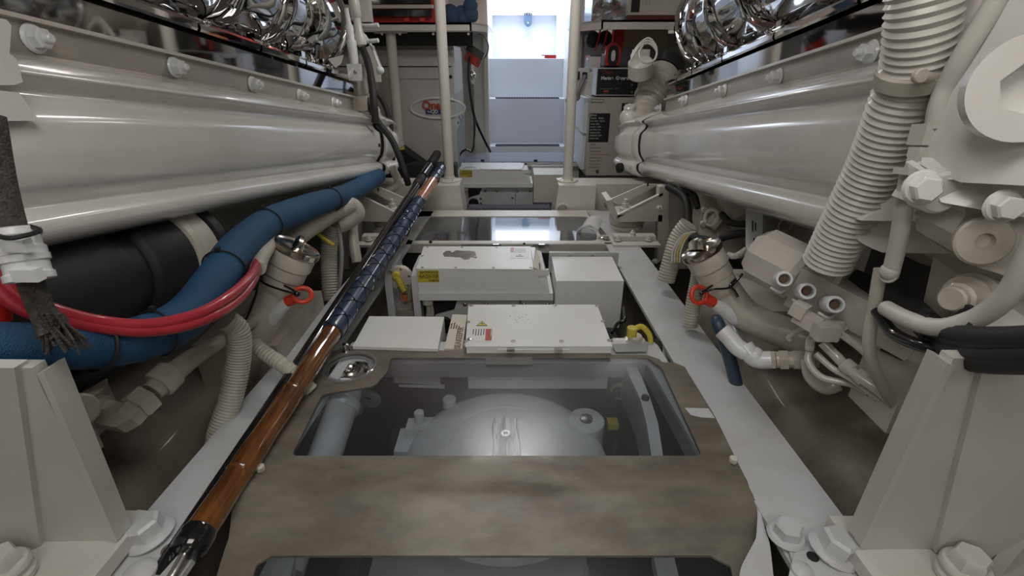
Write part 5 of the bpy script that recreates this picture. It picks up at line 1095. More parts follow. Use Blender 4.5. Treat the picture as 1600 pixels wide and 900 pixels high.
    # machinery between right engine and girder, further away
    t = thing('control_module', 'tall white control module with small printed label under the right engine', 'electrical box', P(1185, 400, d=1.6))
    q = [P(1164, 325, d=1.62), P(1192, 331, d=1.60), P(1190, 400, d=1.58), P(1166, 400, d=1.60)]
    m = M(); m.prism([P(1165, 322, d=1.62), P(1192, 328, d=1.60), P(1191, 402, d=1.58), P(1165, 402, d=1.60)], (.10, .10, 0), .003); m.link('module_body', PVC, t)
    for a_, b0_, b1_ in ((1176, 345, 362), (1180.5, 348, 360), (1178, 372, 380)):
        M().tube([P(a_, b0_, d=1.588), P(a_, b1_, d=1.584)], .0022, 6, 1).link('printed_mark', LBK, t)
    M().torus(P(1227, 352, d=1.62), FR, .022, .003, 24, 6).link('round_knockout', BG, t)
    t = thing('gear_casting', 'grey cast gearbox side with round bosses under the right engine', 'casting', P(1110, 390, d=1.9))
    m = M(); m.prism([P(1098, 296, d=1.9), P(1124, 300, d=1.9), P(1128, 392, d=1.9), P(1088, 390, d=1.9), P(1094, 340, d=1.9)], (.08, .12, 0), .006); m.box(P(1190, 330, d=2.0), (.45, .3, .3), .03); m.link('casting', BG, t)
    for a_, b_ in ((1100, 327), (1098, 349), (1114, 330)): M().cyl(P(a_, b_, d=1.88), FR, .012, .014, 14).link('boss', BG, t)
    m = M(); m.tube([P(1113, 340, d=1.86), P(1128, 352, d=1.84)], .035, 16, 1, rib=(.012, .004)); m.torus(P(1112, 340, d=1.84), (-1, -.5, .2), .030, .007, 20, 8); m.link('flanged_port', BG, t)
    m = M(); m.tube([P(1140, 310, d=1.86), P(1165, 350, d=1.75)], .05, 16, 1, rib=(.012, .004)); m.link('ribbed_cover', CON, t)
    for k, (pp, r_, lab) in enumerate((([(1044, 292, 2.1), (1070, 310, 2.0), (1076, 350, 1.95), (1086, 370, 1.9), (1105, 376, 1.8), (1120, 378, 1.75)], .016, 'black cable loom hanging behind the far right mount bracket'), ([(1128, 335, 1.78), (1142, 348, 1.72), (1166, 350, 1.66)], .012, 'short black hose running into the control module'), ([(1126, 372, 1.72), (1150, 366, 1.68), (1168, 364, 1.65)], .014, 'lower black hose left of the control module'), ([(1060, 296, 2.05), (1084, 305, 1.98), (1090, 325, 1.95)], .012, 'black cable end at the top of the cable loom'))):
        M().tube([P(a, b, d=c) for a, b, c in pp], r_, 10, 6).link('black_cable', BK, label=lab, cat='cable')
    M().tube([P(1138, 398, d=1.6), P(1150, 400, d=1.58), P(1166, 390, d=1.58)], .011, 12, 5, rib=(.008, .002)).link('grey_conduit', CRG, label='small grey ribbed conduit entering the control module from the left', cat='conduit')
    M().tube([P(1076, 350, d=1.75), P(1060, 372, d=1.78), P(1048, 410, d=1.8), P(1040, 440, d=1.82)], .034, 16, 6, rib=(.011, .003)).link('ribbed_hose', CON, label='beige ribbed hose standing behind the right girder, beside the far mount', cat='hose')
    for k in range(4): M().tube([P(1050 + k * 4, 410, d=1.70), P(1052 + k * 4, 390, d=1.70), P(1066 + k * 3, 368, d=1.70), P(1084 + k, 362, d=1.70)], .0035, 6, 5).link('thin_wire', CRG if k != 2 else YL, label='thin %s wire of the fan of wires beside the right filler cap' % ('pale', 'white', 'yellow', 'outermost pale')[k], cat='wire', group='wires beside the right filler cap')
    M().tube([P(1094, 415, d=1.5), P(1090, 440, d=1.52), P(1084, 470, d=1.54), P(1078, 510, d=1.56)], .024, 14, 6, rib=(.009, .0025)).link('ribbed_hose', CON, label='narrow ribbed hose dropping just behind the right orange ring', cat='hose')
    m = M(); m.box(P(1190, 455, d=1.5), (.22, .3, .02), .004); m.link('bilge_plate', BG, label='grey flat plate in the bilge below the octagonal block', cat='plate')
BG2 = mat('glossy_cream_paint', (.58, .55, .50), .16, c2=(.48, .45, .39), sc2=14, amt=.5, bump=.35, bsc=45, coat=.7)
right_side()
# ================================================================ FORWARD END OF THE ROOM
def genset_left():
    y = 3.62
    t = thing('generator_cabinet', 'large white generator cabinet behind the left pole with an oval red-lettered badge', 'generator', P(650, 280, y=y + .3))
    a, b = P(545, 78, y=y), P(716, 280, y=y); xl = a.x - .1; xr = b.x; zt = a.z; zb = b.z - .25
    yb = 4.30; xr2 = xr + .0
    m = M(); m.hexa([V((xl, y, zb)), V((xr, y, zb)), V((xr, yb, zb)), V((xl, yb, zb)), V((xl, y, zt)), V((xr, y, zt)), V((xr, yb, zt)), V((xl, yb, zt))], .015, 3); m.link('cabinet_body', CAB, t)
    z1 = P(600, 104, y=y).z
    M().box(((xl + xr) / 2, y - .003, z1), (xr - xl - .02, .006, .006), 0).link('lid_seam', DK, t)
    M().box(((xl + xr) / 2, y - .004, z1 - .05), (xr - xl - .06, .012, .05), .006).link('pressed_ridge', CAB, t)
    # oval badge
    c = P(684, 169, y=y - .004); A = c.x - P(642, 169, y=y).x; B = P(684, 153, y=y).z - c.z
    q = M(); pts = [V((c.x + A * math.cos(k * math.pi / 24), y - .004, c.z + B * math.sin(k * math.pi / 24))) for k in range(49)]
    q.tube([p for p in pts], .007, 8, 1, cap=False); m2 = 0
    q2 = [V((c.x + A * math.cos(k * math.pi / 24), y - .006, c.z - B * math.sin(k * math.pi / 24))) for k in range(49)]; q.tube(q2, .008, 8, 1, cap=False); q.link('oval_rim', LBL, t)
    p = P(660, 170.5, y=y - .008); h = (P(660, 158, y=y).z - P(660, 170.5, y=y).z)
    text('Onan', 'badge_lettering', V((p.x, y - .008, p.z + .0)), RT, UP, h * 1.40, LRD, t, bold=.035, depth=.001).data.transform(Matrix.Translation((0, 0, 0)))
    a_, b_ = P(665, 171, y=y), P(694, 178, y=y); m = M(); m.box(((a_.x + b_.x) / 2, y - .006, (a_.z + b_.z) / 2), (b_.x - a_.x, .003, a_.z - b_.z), 0); m.link('badge_bar', mat('navy_ink', (.03, .04, .16), .4), t)
    text('e-QD', 'badge_sublettering', V((a_.x + .01, y - .009, b_.z + .006)), RT, UP, (a_.z - b_.z) * 1.1, LBL, t, bold=.03)
    M().cyl(P(704, 120, y=y), FR, .012, .008, 16).link('lock', BK, t)
    m = M(); m.prism([V((xr + .0015, y + .06, P(722, 205, y=y).z)), V((xr + .0015, yb - .1, P(722, 195, y=y).z)), V((xr + .0015, yb - .1, zb + .1)), V((xr + .0015, y + .06, zb + .1))], (.003, 0, 0)); m.link('dark_side_panel', GRY, t)
    m = M(); m.box((xr + .003, y + .3, P(722, 110, y=y).z), (.006, .5, .30), .002); m.link('side_panel', LBL, t)
    for k in range(5): M().cyl(V((xr + .004, y + .12 + .1 * k, P(722, 195, y=y).z + .03 * (k % 2))), RT, .010, .004, 12).link('side_screw', BK, t)
    # dark wedge at its foot
    m = M(); m.prism([P(565, 300, y=3.4), P(712, 300, y=3.4), P(712, 272, y=3.4), P(668, 262, y=3.4), P(626, 232, y=3.4), P(612, 225, y=3.4), P(565, 225, y=3.4)], (0, .15, 0), .01); m.link('rubber_cowl', BK, label='black sloping rubber cowl at the foot of the left generator cabinet', cat='cowl')
    M().prism([V((P(622, 284, y=3.2).x, 3.2, -.74)), V((P(712, 276, y=3.2).x, 3.2, -.74)), P(712, 258, y=3.2), P(640, 258, y=3.2), P(622, 264, y=3.2)], (0, .12, 0), .02).link('black_box', DK, label='dark low box in front of the black rubber cowl, behind the cross beam', cat='box')
genset_left()
def genset_right():
    y = 3.62; t = thing('generator_cabinet', 'beige generator cabinet on the right with black vent slots and data plates', 'generator', P(960, 280, y=y + .3))
    x0, x1 = P(920, 200, y=y).x, P(1080, 200, y=y).x; zt, zb = P(950, 152, y=y).z, P(950, 274, y=y).z; yb = 4.35; xs = x0
    m = M(); m.hexa([V((x0, y, zb)), V((x1, y, zb)), V((x1, yb, zb)), V((x0 - .04, yb, zb)), V((x0, y, zt)), V((x1, y, zt)), V((x1, yb, zt)), V((x0 - .04, yb, zt))], .012, 3); m.link('cabinet_body', CRMW, t)
    m = M(); m.box((x0 - .018, (y + yb) / 2 + .02, zt - .13), (.03, yb - y - .1, .24), .008); m.box((x0 - .018, (y + yb) / 2 + .02, (zb + zt) / 2 - .12), (.024, yb - y - .1, zt - zb - .30), .008); m.link('side_panel', STW, t)
    for px in range(5):
        for r in range(2):
            p, q = P(972 + px * 6.2, 161 + r * 19, y=y - .002), P(975.2 + px * 6.2, 176 + r * 19, y=y - .002)
            M().box(((p.x + q.x) / 2, y - .002, (p.z + q.z) / 2), (q.x - p.x, .006, p.z - q.z), .001).link('vent_slot', BK, t)
    for k in range(2):
        p, q = P(965 + 6 * k, 215, y=y), P(968 + 6 * k, 232, y=y); M().box(((p.x + q.x) / 2, y - .002, (p.z + q.z) / 2), (q.x - p.x, .006, p.z - q.z), .001).link('vent_slot', BK, t)
    def lab(x_0, y_0, x_1, y_1, m_, name):
        p, q = P(x_0, y_0, y=y - .002), P(x_1, y_1, y=y - .002); M().box(((p.x + q.x) / 2, y - .002, (p.z + q.z) / 2), (q.x - p.x, .004, p.z - q.z), .0005).link(name, m_, t); return p, q
    p, q = lab(922, 177, 950, 222, BK, 'black_data_plate')
    for i in range(9): text(('Onan', 'MODEL   SERIAL', 'KW  KVA  VOLTS', 'Hz 60  AMP', 'PHASE 1  RPM', 'BATTERY 12V', 'INSULATION', 'AMBIENT TEMP', 'DIESEL FUEL')[i], 'plate_lettering', V((p.x + .006, y - .0045, p.z - .018 - i * (p.z - q.z - .02) / 9)), RT, UP, .019 if i == 0 else .013, LBL, t)
    p, q = lab(922, 224, 944, 264, CRMW, 'printed_label')
    for i in range(8): text(('Onan', 'IMPORTANT', 'Operating the', 'WARNING hot surfaces', 'keep hands and', 'clothing clear of', 'moving parts', 'See manual')[i], 'label_lettering', V((p.x, y - .0045, p.z - .014 - i * (p.z - q.z) / 8)), RT, UP, .015 if i else .02, LRD if i == 3 else LBK, t)
    p, q = lab(924, 155, 943, 160, LBK, 'small_name_plate'); M().box(((p.x + q.x) / 2, y - .0045, (p.z + q.z) / 2), ((q.x - p.x) * .94, .002, (p.z - q.z) * .7), 0).link('plate_centre', CRMW, t)
    for a, b in ((933, 268), (922, 180)): M().cyl(P(a, b, y=y), FR, .013, .006, 14).link('cabinet_screw', STD, t)
    M().box(((x0 + x1) / 2, y + .3, zb - .05), (x1 - x0, .7, .1), .01).link('rubber_base', BK, t)
    # control box on top
    t = thing('control_box', 'black fronted generator control box lettered in white, on the right cabinet', 'control box', P(960, 150, y=y + .2))
    a, b = P(933, 106, y=y - .01), P(996, 149, y=y - .01); yf = y - .01; zt2 = a.z; zb2 = zt + .012
    c = P(911, 108, y=yf + .42)
    m = M(); m.hexa([V((a.x, yf, zb2)), V((b.x, yf, zb2)), V((b.x, yf + .4, zb2)), V((a.x - .03, yf + .4, zb2)), V((a.x, yf, zt2)), V((b.x, yf, zt2)), V((b.x, yf + .4, zt2)), V((a.x - .03, yf + .4, zt2))], .014, 3); m.link('box_body', PVC, t)
    m = M(); m.box(((a.x + b.x) / 2, yf - .002, (zt2 + zb2) / 2), (b.x - a.x - .012, .004, zt2 - zb2 - .012), .001); m.link('black_panel', BK, t)
    p = P(939, 124.5, y=yf - .005); text('Marine  Genset', 'panel_lettering', V((p.x, yf - .005, p.z)), RT, UP, .030, LBL, t, bold=.03)
    p = P(941, 115.5, y=yf - .005); text('Onan', 'brand_lettering', V((p.x, yf - .005, p.z)), RT, UP, .032, mat('dark_red_ink', (.22, .02, .02), .5), t, bold=.02)
    p = P(944, 145, y=yf - .005); M().box(V((p.x + .012, yf - .006, p.z + .010)), (.034, .004, .014), .001).link('red_switch', LRD, t)
    for (a_, b_, s_) in ((937, 139.5, 'ON RESET BREAKER'), (960, 139.5, 'STOP'), (940, 148, 'DC FAULT')): q = P(a_, b_, y=yf - .005); text(s_, 'small_lettering', V((q.x, yf - .005, q.z)), RT, UP, .010, GRY, t)
    for b_ in (133, 144): q = P(987, b_, y=yf); m = M(); m.torus(V((q.x, yf - .005, q.z)), FR, .006, .0015, 16, 6); m.link('panel_symbol', GRY, t)
    # side panel gear on the left
    m = M(); xs_ = a.x - .012; m.box((xs_ - .09, yf + .02, (zt2 + zb2) / 2), (.16, .02, zt2 - zb2), .003); m.link('side_plate', PVC, t)
    for dx, dz in ((-.15, .07), (-.03, .07)): M().cyl((xs_ + dx, yf + .01, (zt2 + zb2) / 2 + dz), FR, .008, .005, 12).link('plate_screw', STD, t)
    q = V((xs_ - .09, yf, (zt2 + zb2) / 2 + .02))
    M().box(q + V((-.03, 0, .02)), (.03, .02, .05), .002).link('connector', BK, t)
    M().box(q + V((.02, 0, .02)), (.03, .02, .04), .002).link('connector', BK, t)
    M().tube([q + V((.02, -.01, .02)), q + V((.0, -.03, -.03)), q + V((-.02, -.03, -.08)), q + V((-.02, 0, -.13)), q + V((-.1, .02, -.14))], .013, 12, 6).link('grey_hose', GRY, label='grey cable loop plugged in the left side of the generator control box', cat='cable')
    # things on top: work lamp, clear box
    t = thing('work_lamp', 'small red and black inspection lamp standing on the generator control box', 'lamp', P(958, 105, y=3.7))
    q = P(958, 87, y=3.68); m = M(); 
    def oval(cx, cz, hx, hz, yy, n=28): return [V((cx + hx * math.cos(2 * math.pi * k / n), yy, cz + hz * math.copysign(abs(math.sin(2 * math.pi * k / n)) ** .6, math.sin(2 * math.pi * k / n)))) for k in range(n)]
    M().prism(oval(q.x, q.z, .052, .082, q.y), (0, .04, 0), .006).link('red_shell', RDP, t)
    M().prism(oval(q.x, q.z, .036, .064, q.y - .004), (0, .01, 0), .002).link('black_face', BK, t)
    M().prism(oval(q.x, q.z, .014, .034, q.y - .008), (0, .008, 0), .002).link('lens', LBL, t)
    M().box(q + V((0, .03, -.085)), (.10, .06, .05), .008).link('lamp_foot', BK, t)
    z_ = zt2
    t = thing('storage_box', 'clear plastic box behind the red and black inspection lamp', 'box', P(955, 105, y=3.8))
    a, b = P(922, 86, y=3.8), P(994, 105, y=3.8); M().hexa([V((a.x, 3.8, z_)), V((b.x, 3.8, z_)), V((b.x, 4.05, z_)), V((a.x, 4.05, z_)), V((a.x, 3.8, a.z)), V((b.x, 3.8, a.z)), V((b.x, 4.05, a.z)), V((a.x, 4.05, a.z))], .008).link('box_shell', CLR, t)
    M().box((a.x + .03, 3.79, a.z - .06), (.09, .004, .10), .001).link('white_label', LBL, t)
    M().box(((a.x + b.x) / 2 + .1, 3.95, z_ + .05), (.3, .12, .08), .02).link('contents', GRY, t)
CRMW = mat('cabinet_cream', (.56, .54, .48), .4, c2=(.5, .47, .42), sc2=3)
genset_right()
def shelves():
    # left shelf
    y = 3.35; t = thing('shelf', 'white wall shelf on the left carrying the red toolbox', 'shelf', P(650, 50, y=y + .2))
    a, b = P(545, 35, y=y), P(737, 48, y=y); c = P(752, 60, y=y + .0); zt, zb = a.z, P(600, 48, y=y).z
    out = [V((-1.7, y, zt)), V((b.x, y, zt)), V((P(752, 40, y=y + .0).x + .03, y + .22, zt)), V((P(752, 40, y=y).x + .03, 4.5, zt)), V((-1.7, 4.5, zt))]
    M().prism(out, (0, 0, -.012), .003).link('shelf_top', WH, t)
    m = M(); m.prism([V((-1.7, y, zt)), V((b.x, y, zt)), V((b.x, y + .012, zt)), V((-1.7, y + .012, zt))], (0, 0, zb - zt), .002)
    p, q = out[1], out[2]; m.prism([p, q, q + V((-.012, 0, 0)), p + V((-.012, 0, 0))], (0, 0, zb - zt), .002); m.link('shelf_edge', WH, t)
    m = M(); m.tube([P(610, 50, y=y + .08), P(622, 205, y=y + .08)], .032, 18, 1); m.link('shelf_leg', CRM, t)
    m = M(); m.box(P(611, 51, y=y + .08), (.19, .10, .010), .002); m.link('leg_flange', CRM, t)
    for px in (597, 625, 677, 732): M().cyl(P(px, 53, y=y + .03), FR, .008, .006, 12).link('shelf_screw', CRM, t)
    m = M(); q = P(621, 205, y=y + .06); m.lathe([(.03, .0), (.034, -.02), (.034, -.05), (.028, -.055), (.036, -.06), (.036, -.10), (.030, -.105)], q, UP, 20); m.mi = 1; m.lathe([(.037, -.105), (.037, -.118)], q, UP, 20); m.mi = 2; m.lathe([(.034, -.118), (.03, -.35)], q, UP, 20); m.link('pipe_connector', [CRM, YL, BK], label='cream pipe connector with yellow ring and black hose, under the shelf leg', cat='connector', recalc=False)
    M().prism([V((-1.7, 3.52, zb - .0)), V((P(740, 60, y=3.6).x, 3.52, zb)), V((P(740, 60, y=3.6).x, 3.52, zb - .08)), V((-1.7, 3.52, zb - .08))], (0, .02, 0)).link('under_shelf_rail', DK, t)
    # toolbox
    t = thing('toolbox', 'red tool chest with black drawers standing on the left shelf', 'toolbox', P(625, 34, y=3.5))
    yf = 3.42; xl, xr = P(560, 20, y=yf).x - .25, P(682, 20, y=yf).x; h = .34
    m = M(); m.box(((xl + xr) / 2, yf + .22, zt + h / 2), (xr - xl, .40, h), .01); m.link('chest', RDP, t)
    z0 = P(600, 27, y=yf).z; z1 = P(600, 15, y=yf).z; z2 = P(600, 8, y=yf).z; xr2 = P(675, 20, y=yf).x
    M().box(((xl + xr2) / 2, yf - .0, (z0 + z1) / 2), (xr2 - xl, .05, z1 - z0 - .006), .004).link('drawer', BKG, t)
    M().box(((xl + xr2) / 2, yf - .0, z2 + .06), (xr2 - xl, .05, .11), .004).link('drawer', BKG, t)
    M().box(((xl + P(678, 10, y=yf).x) / 2, yf - .035, (z1 + z2) / 2), (P(678, 10, y=yf).x - xl, .04, (z2 - z1) * .8), .005).link('drawer_handle', CRM, t)
    for px in (636, 660): q = P(px, 31, y=yf - .02); M().box(q, (.03, .02, .02), .003).link('latch', ORG, t)
    # cloth and gloves
    m = M(); random.seed(3)
    c = P(718, 26, y=3.5)
    for k in range(7):
        o = V((random.uniform(-.09, .1), random.uniform(-.03, .06), 0)); m.ball(V((c.x + o.x, c.y + o.y, zt + .03 + .04 * random.random())), .05, 10)
    m.ball(V((c.x + .07, c.y, zt + .10)), .045, 10); m.link('blue_cloth', CLO, label='crumpled dark blue cloths lying on the left shelf beside the pole', cat='cloth')
    q = P(740, 28, y=3.6); m = M(); m.ball(V((q.x, 3.6, zt + .045)), .03, 10); m.ball(V((q.x, 3.6, zt + .11)), .03, 10); m.ball(V((q.x + .005, 3.6, zt - .0 + .155)), .022, 10); m.link('black_bobbin', BK, label='small black beaded knob on the shelf beside the blue cloths', cat='knob')
    q = P(722, 6, y=4.49); M().box((q.x, 4.52, q.z), (.22, .06, .16), .02).link('wall_box', GRY, label='grey wall fitting above the blue cloths', cat='wall fitting')
    # black cords and red lamp by the door frame
    t = thing('inspection_lamp', 'red and black lamp hanging under the corner of the left shelf', 'lamp', P(738, 95, y=3.8))
    q = P(739, 93, y=3.8); m = M(); m.box(q, (.12, .05, .06), .012, (V((.85, 0, -.5)), V((0, 1, 0)), V((.5, 0, .85)))); m.link('red_body', RDP, t)
    m = M(); m.box(q + V((.02, -.005, .05)), (.13, .05, .05), .012, (V((.85, 0, -.5)), V((0, 1, 0)), V((.5, 0, .85)))); m.link('black_top', BKG, t)
    m = M(); m.ball(P(737, 118, y=3.78), .03, 12, ); m.box(P(736, 110, y=3.79), (.04, .03, .18), .01); m.link('silver_handle', ST, t)
    M().tube([P(748, 52, y=3.7), P(757, 58, y=3.7), P(763, 72, y=3.7), P(759, 88, y=3.7), P(746, 98, y=3.75)], .005, 8, 6).link('grey_wire', STD, label='thin grey wire looping from the left shelf corner in front of the door frame', cat='wire')
    M().tube([P(733, 88, y=3.72), P(732, 120, y=3.72), P(736, 155, y=3.72), P(742, 185, y=3.75), P(755, 215, y=3.9), P(766, 237, y=4.0)], .010, 10, 6).link('hanging_cable', BKG, label='black cord running diagonally from the hanging lamp to the clear cover', cat='cord')
    M().tube([P(736, 150, y=3.74), P(741, 185, y=3.74), P(741, 215, y=3.74), P(738, 236, y=3.8), P(728, 234, y=3.8), P(720, 240, y=3.8), P(714, 258, y=3.7)], .008, 10, 6).link('hanging_cable', BKG, label='black cord dropping straight down and looping left by the far cover', cat='cord')
    # right shelf
    y = 3.45; t = thing('shelf', 'white wall shelf on the right carrying the clear bin', 'shelf', P(970, 45, y=y + .2))
    zt, zb = P(940, 31, y=y).z, P(940, 46, y=y).z; x0 = P(940, 31, y=y).x; xc = P(915, 50, y=y).x - .01
    out = [V((x0, y, zt)), V((1.7, y, zt)), V((1.7, 4.5, zt)), V((xc, 4.5, zt)), V((xc, y + .25, zt))]
    M().prism(out, (0, 0, -.012), .003).link('shelf_top', WH, t)
    m = M(); m.prism([V((x0, y, zt)), V((1.7, y, zt)), V((1.7, y + .012, zt)), V((x0, y + .012, zt))], (0, 0, zb - zt), .002)
    m.prism([out[4], out[0], out[0] + V((.012, 0, 0)), out[4] + V((.012, 0, 0))], (0, 0, zb - zt), .002); m.link('shelf_edge', WH, t)
    t = thing('storage_bin', 'clear plastic bin of small parts on the right shelf', 'bin', P(950, 30, y=3.6))
    a, b = P(924, 8, y=3.6), P(978, 30, y=3.6)
    m = M(); x_0, x_1, yy0, yy1, hh = a.x, b.x, 3.56, 3.9, .15
    for bx in (((x_0 + x_1) / 2, yy0, x_1 - x_0, .004), ((x_0 + x_1) / 2, yy1, x_1 - x_0, .004), (x_0, (yy0 + yy1) / 2, .004, yy1 - yy0), (x_1, (yy0 + yy1) / 2, .004, yy1 - yy0), ((x_0 + x_1) / 2, (yy0 + yy1) / 2, .004, yy1 - yy0)): m.box((bx[0], bx[1], zt + hh / 2), (bx[2], bx[3], hh), 0)
    m.link('bin_walls', CLR, t)
    m = M(); random.seed(5)
    for k in range(40):
        m.mi = k % 4; m.box((random.uniform(x_0 + .03, x_1 - .03), random.uniform(yy0 + .03, yy1 - .05), zt + random.uniform(.015, .11)), (random.uniform(.02, .06), .03, random.uniform(.01, .03)), .003, basis((random.random() - .5, random.random() - .5, 1)))
    m.link('small_parts', [BK, CRM, mat('brown_card', (.25, .15, .08), .8), ORG], t, kind='stuff')
    t = thing('electrical_cabinet', 'cream electrical box with small black window standing on the right shelf', 'electrical box', P(1000, 24, y=3.6))
    a = P(980, 24, y=3.5); M().box((a.x + .24, 3.62, zt + .03 + .13), (.48, .25, .26), .008).link('box_body', CRM, t)
    q = P(993, 6, y=3.49); M().box((q.x, 3.49, q.z), (.05, .012, .09), .003).link('black_window', BK, t)
    for i in range(2): 
        q = P(1002, 3 + i * 6, y=3.492); text('1  2  3', 'box_lettering', q, RT, UP, .022, GRY, t)
    M().box((a.x + .24, 3.62, zt + .017), (.46, .24, .025), .004).link('red_base', mat('dark_red', (.12, .02, .015), .5), t)
    # below right shelf
    t = thing('hanging_gear', 'dark tool bag with red straps under the right shelf corner', 'bag', P(935, 70, y=3.9))
    q = P(935, 62, y=3.9); m = M(); m.ball(q + V((-.04, 0, 0)), .055, 12); m.ball(q + V((.05, .02, .01)), .05, 12); m.link('bag', BK, t); 
    for dx in (0, .05): M().tube([q + V((dx, -.05, .06)), q + V((dx - .01, -.065, .0)), q + V((dx - .03, -.05, -.07))], .006, 8, 4).link('red_strap', RDP, t)
    q = P(985, 60, y=4.4); M().box((q.x + .1, 4.42, q.z), (.35, .2, .12), .01).link('card_box', mat('tan_card', (.40, .33, .22), .8), label='tan box behind the engine under the right shelf', cat='box')
    q = P(965, 62, y=4.2); M().box((q.x, 4.2, q.z), (.08, .08, .16), .01).link('dark_bottle', RDP, label='dark red container under the right shelf', cat='container')
    q = P(901, 212, y=4.5); m = M(); m.cyl(V((q.x, 4.46, P(901, 235, y=4.46).z)), UP, .035, .22, 20); m.cyl(V((q.x, 4.46, P(901, 235, y=4.46).z + .22)), UP, .018, .03, 14); m.link('fire_extinguisher', RDP, label='red cylinder standing between the right pole and generator cabinet', cat='cylinder')
    q = P(918, 20, y=4.5); M().box((q.x, 4.515, q.z), (.14, .05, .3), .02).link('wall_box', GRY, label='grey wall fitting right of the doorway, above the clear bin', cat='wall fitting')
    m = M(); q = P(905, 60, y=4.45); m.box((P(910, 130, y=4.5).x + .45, 4.50, P(935, 90, y=4.5).z), (.9, .06, .35), .02); m.link('wall_board', GRY, label='grey wall panel behind the clear box on the right', cat='panel')
shelves()
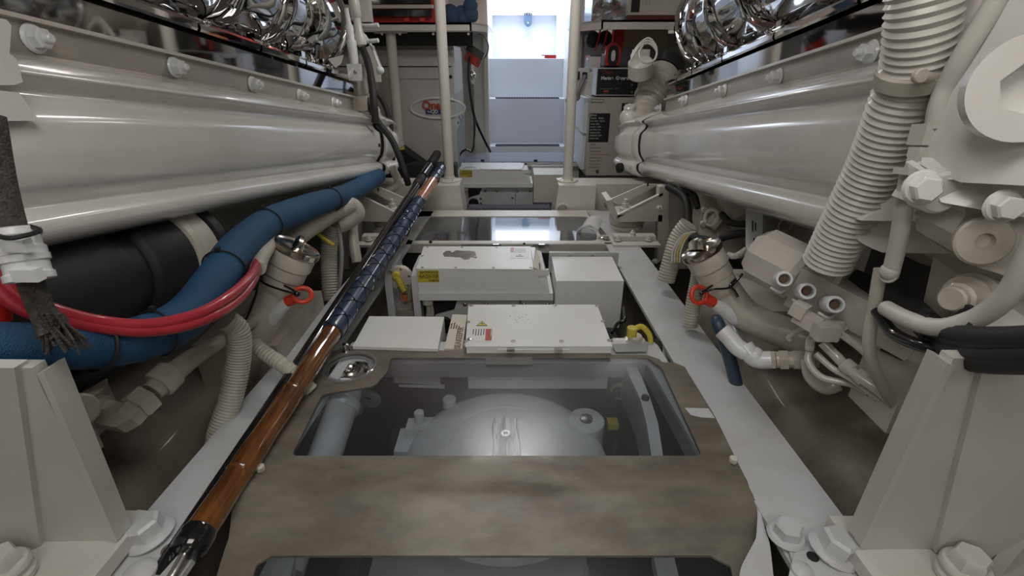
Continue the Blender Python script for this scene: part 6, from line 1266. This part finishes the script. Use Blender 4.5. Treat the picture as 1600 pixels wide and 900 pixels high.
# ================================================================ FITTINGS AT THE FAR ENDS OF THE ENGINES
def left_end():
    t = thing('sensor_cluster', 'cluster of white fittings, levers and thin pipe at the left engine far end', 'fittings', P(575, 150, d=2.45))
    m = M(); prof = [(.020, 0), (.020, .05), (.026, .055), (.026, .09), (.016, .10), (.016, .14), (.028, .145), (.028, .19), (.020, .20), (.018, .26), (.026, .27), (.026, .33), (.020, .34), (.020, .40), (.03, .41), (.03, .50)]
    m.lathe(prof, P(573, 120, d=2.45), (-.06, 0, 1), 12); m.link('fitting_stack', CRG, t)
    m = M(); m.lathe([(.022, 0), (.024, .10), (.018, .11), (.020, .16), (.012, .18), (.010, .24)], P(554, 100, d=2.4), (-.02, 0, 1), 14); m.box(P(555, 113, d=2.38), (.065, .03, .075), .01); m.link('sensor', PVC, t)
    M().cyl(P(555, 113, d=2.36), FR, .009, .006, 12).link('sensor_screw', STD, t)
    for (a, b) in (((550, 28), (566, 40)), ((549, 52), (566, 64))):
        m = M(); m.tube([P(*a, d=2.4), P(*b, d=2.4), P(b[0] + 25, b[1] - 1, d=2.38)], .010, 10, 3); m.link('lever', PVC, t)
    m = M(); m.tube([P(570, 55, d=2.42), P(580, 72, d=2.42), P(588, 92, d=2.42), P(594, 108, d=2.42)], .007, 10, 4); m.ball(P(594, 110, d=2.42), .020, 10); m.link('thin_pipe', PVC, t)
    M().box(P(582, 95, d=2.5), (.06, .05, .13), .01, (V((.95, 0, .3)), V((0, 1, 0)), V((-.3, 0, .95)))).link('valve_block', CRG, t)
    M().box(P(588, 118, d=2.5), (.04, .04, .06), .008).link('lower_block', CRG, t); M().box(P(566, 14, d=2.5), (.09, .05, .12), .015).link('upper_block', CRG, t)
    m = M(); q = P(524, 96, d=2.3); m.prism([P(512, 92, d=2.28), P(536, 86, d=2.28), P(532, 100, d=2.28), P(524, 106, d=2.28)], (0, .01, 0), .002); m.link('lug_plate', CRG, t)
    m = M(); m.box(P(548, 138, d=2.6), (.13, .2, .10), .02); m.box(P(556, 160, d=2.55), (.16, .15, .07), .02); m.link('outlet_casting', BG, t)
    m = M(); m.tube([P(568, 150, d=2.55), P(585, 178, d=2.6)], .04, 16, 1, rib=(.014, .003)); m.tube([P(585, 175, d=2.65), P(598, 205, d=2.7)], .032, 16, 1); m.link('ribbed_boot', CON, t)
    for k, (pp, r_, lab) in enumerate((([(563, 70, 2.4), (574, 95, 2.38), (581, 130, 2.36), (584, 160, 2.34), (587, 192, 2.36)], .018, 'black cable curving down in front of the left engine end cover'), ([(583, 140, 2.6), (598, 158, 2.62), (608, 185, 2.64), (612, 215, 2.66), (614, 250, 2.7)], .014, 'black cable nearest the shelf leg, left engine end'), ([(574, 155, 2.5), (590, 190, 2.5), (610, 215, 2.5), (622, 240, 2.5), (634, 275, 2.52), (638, 288, 2.55)], .017, 'black cable running down to the left beam from the engine end'))):
        M().tube([P(a, b, d=c) for a, b, c in pp], r_, 12, 8).link('black_cable', BK, label=lab, cat='cable')
    M().tube([P(612, 262, d=2.55), P(622, 285, d=2.6), P(606, 300, d=2.6)], .022, 12, 3).link('pipe_end', BG, label='short beige pipe below the left engine end cover', cat='pipe')
left_end()
def right_end():
    t = thing('bellows_boot', 'cream ribbed exhaust boot at the far end of the right engine', 'boot', P(1000, 200, d=2.7))
    M().tube([P(1034, 118, d=3.05), P(1024, 140, d=3.0), P(1014, 158, d=2.98)], .105, 26, 6, rib=(.030, .008)).link('upper_bellows', CON, t)
    M().tube([P(1014, 158, d=2.98), P(1008, 172, d=2.97), P(1000, 196, d=2.96)], .085, 26, 4, rib=(.026, .006)).link('lower_bellows', CON, t)
    M().tube([P(1036, 112, d=3.06), P(1043, 98, d=3.07)], .112, 26, 1).link('black_band', BK, t)
    m = M(); m.cyl(P(1000, 120, d=2.85), (-.2, -.5, 1), .07, .10, 20); m.box(P(1000, 95, d=2.85), (.08, .1, .12), .02); m.link('white_casting', CRG, t)
    for k in range(3): M().tube([P(986, 88 + k * 3, d=2.6), P(998, 70 + 2 * k, d=2.58), P(1014, 60 + k * 4, d=2.58), P(1026, 76 + k * 2, d=2.58), P(1022, 94, d=2.58), P(1006, 98 - k, d=2.58), P(999, 84, d=2.58), P(1006, 66 + k, d=2.58)], .0055, 10, 8).link('cable_loop', CRG, label='%s loop of the coiled cream cable at the far end of the right engine' % ('uppermost', 'middle', 'lowest')[k], cat='cable', group='coiled cables on the right engine end')
    m = M(); m.ball(P(982, 184, d=2.95), .055, 12, ); m.cyl(P(984, 180, d=2.95), (-.2, -.3, 1), .035, .06, 18); m.box(P(990, 200, d=2.95), (.10, .1, .09), .03); m.link('end_knob', WH, label='white lumpy fitting above the right engine end cover', cat='fitting')
    M().cyl(P(972, 262, d=2.95), (-1, -.3, 0), .03, .03, 16).link('black_plug', BK, label='black plug at the bottom of the right engine end cover', cat='plug')
right_end()
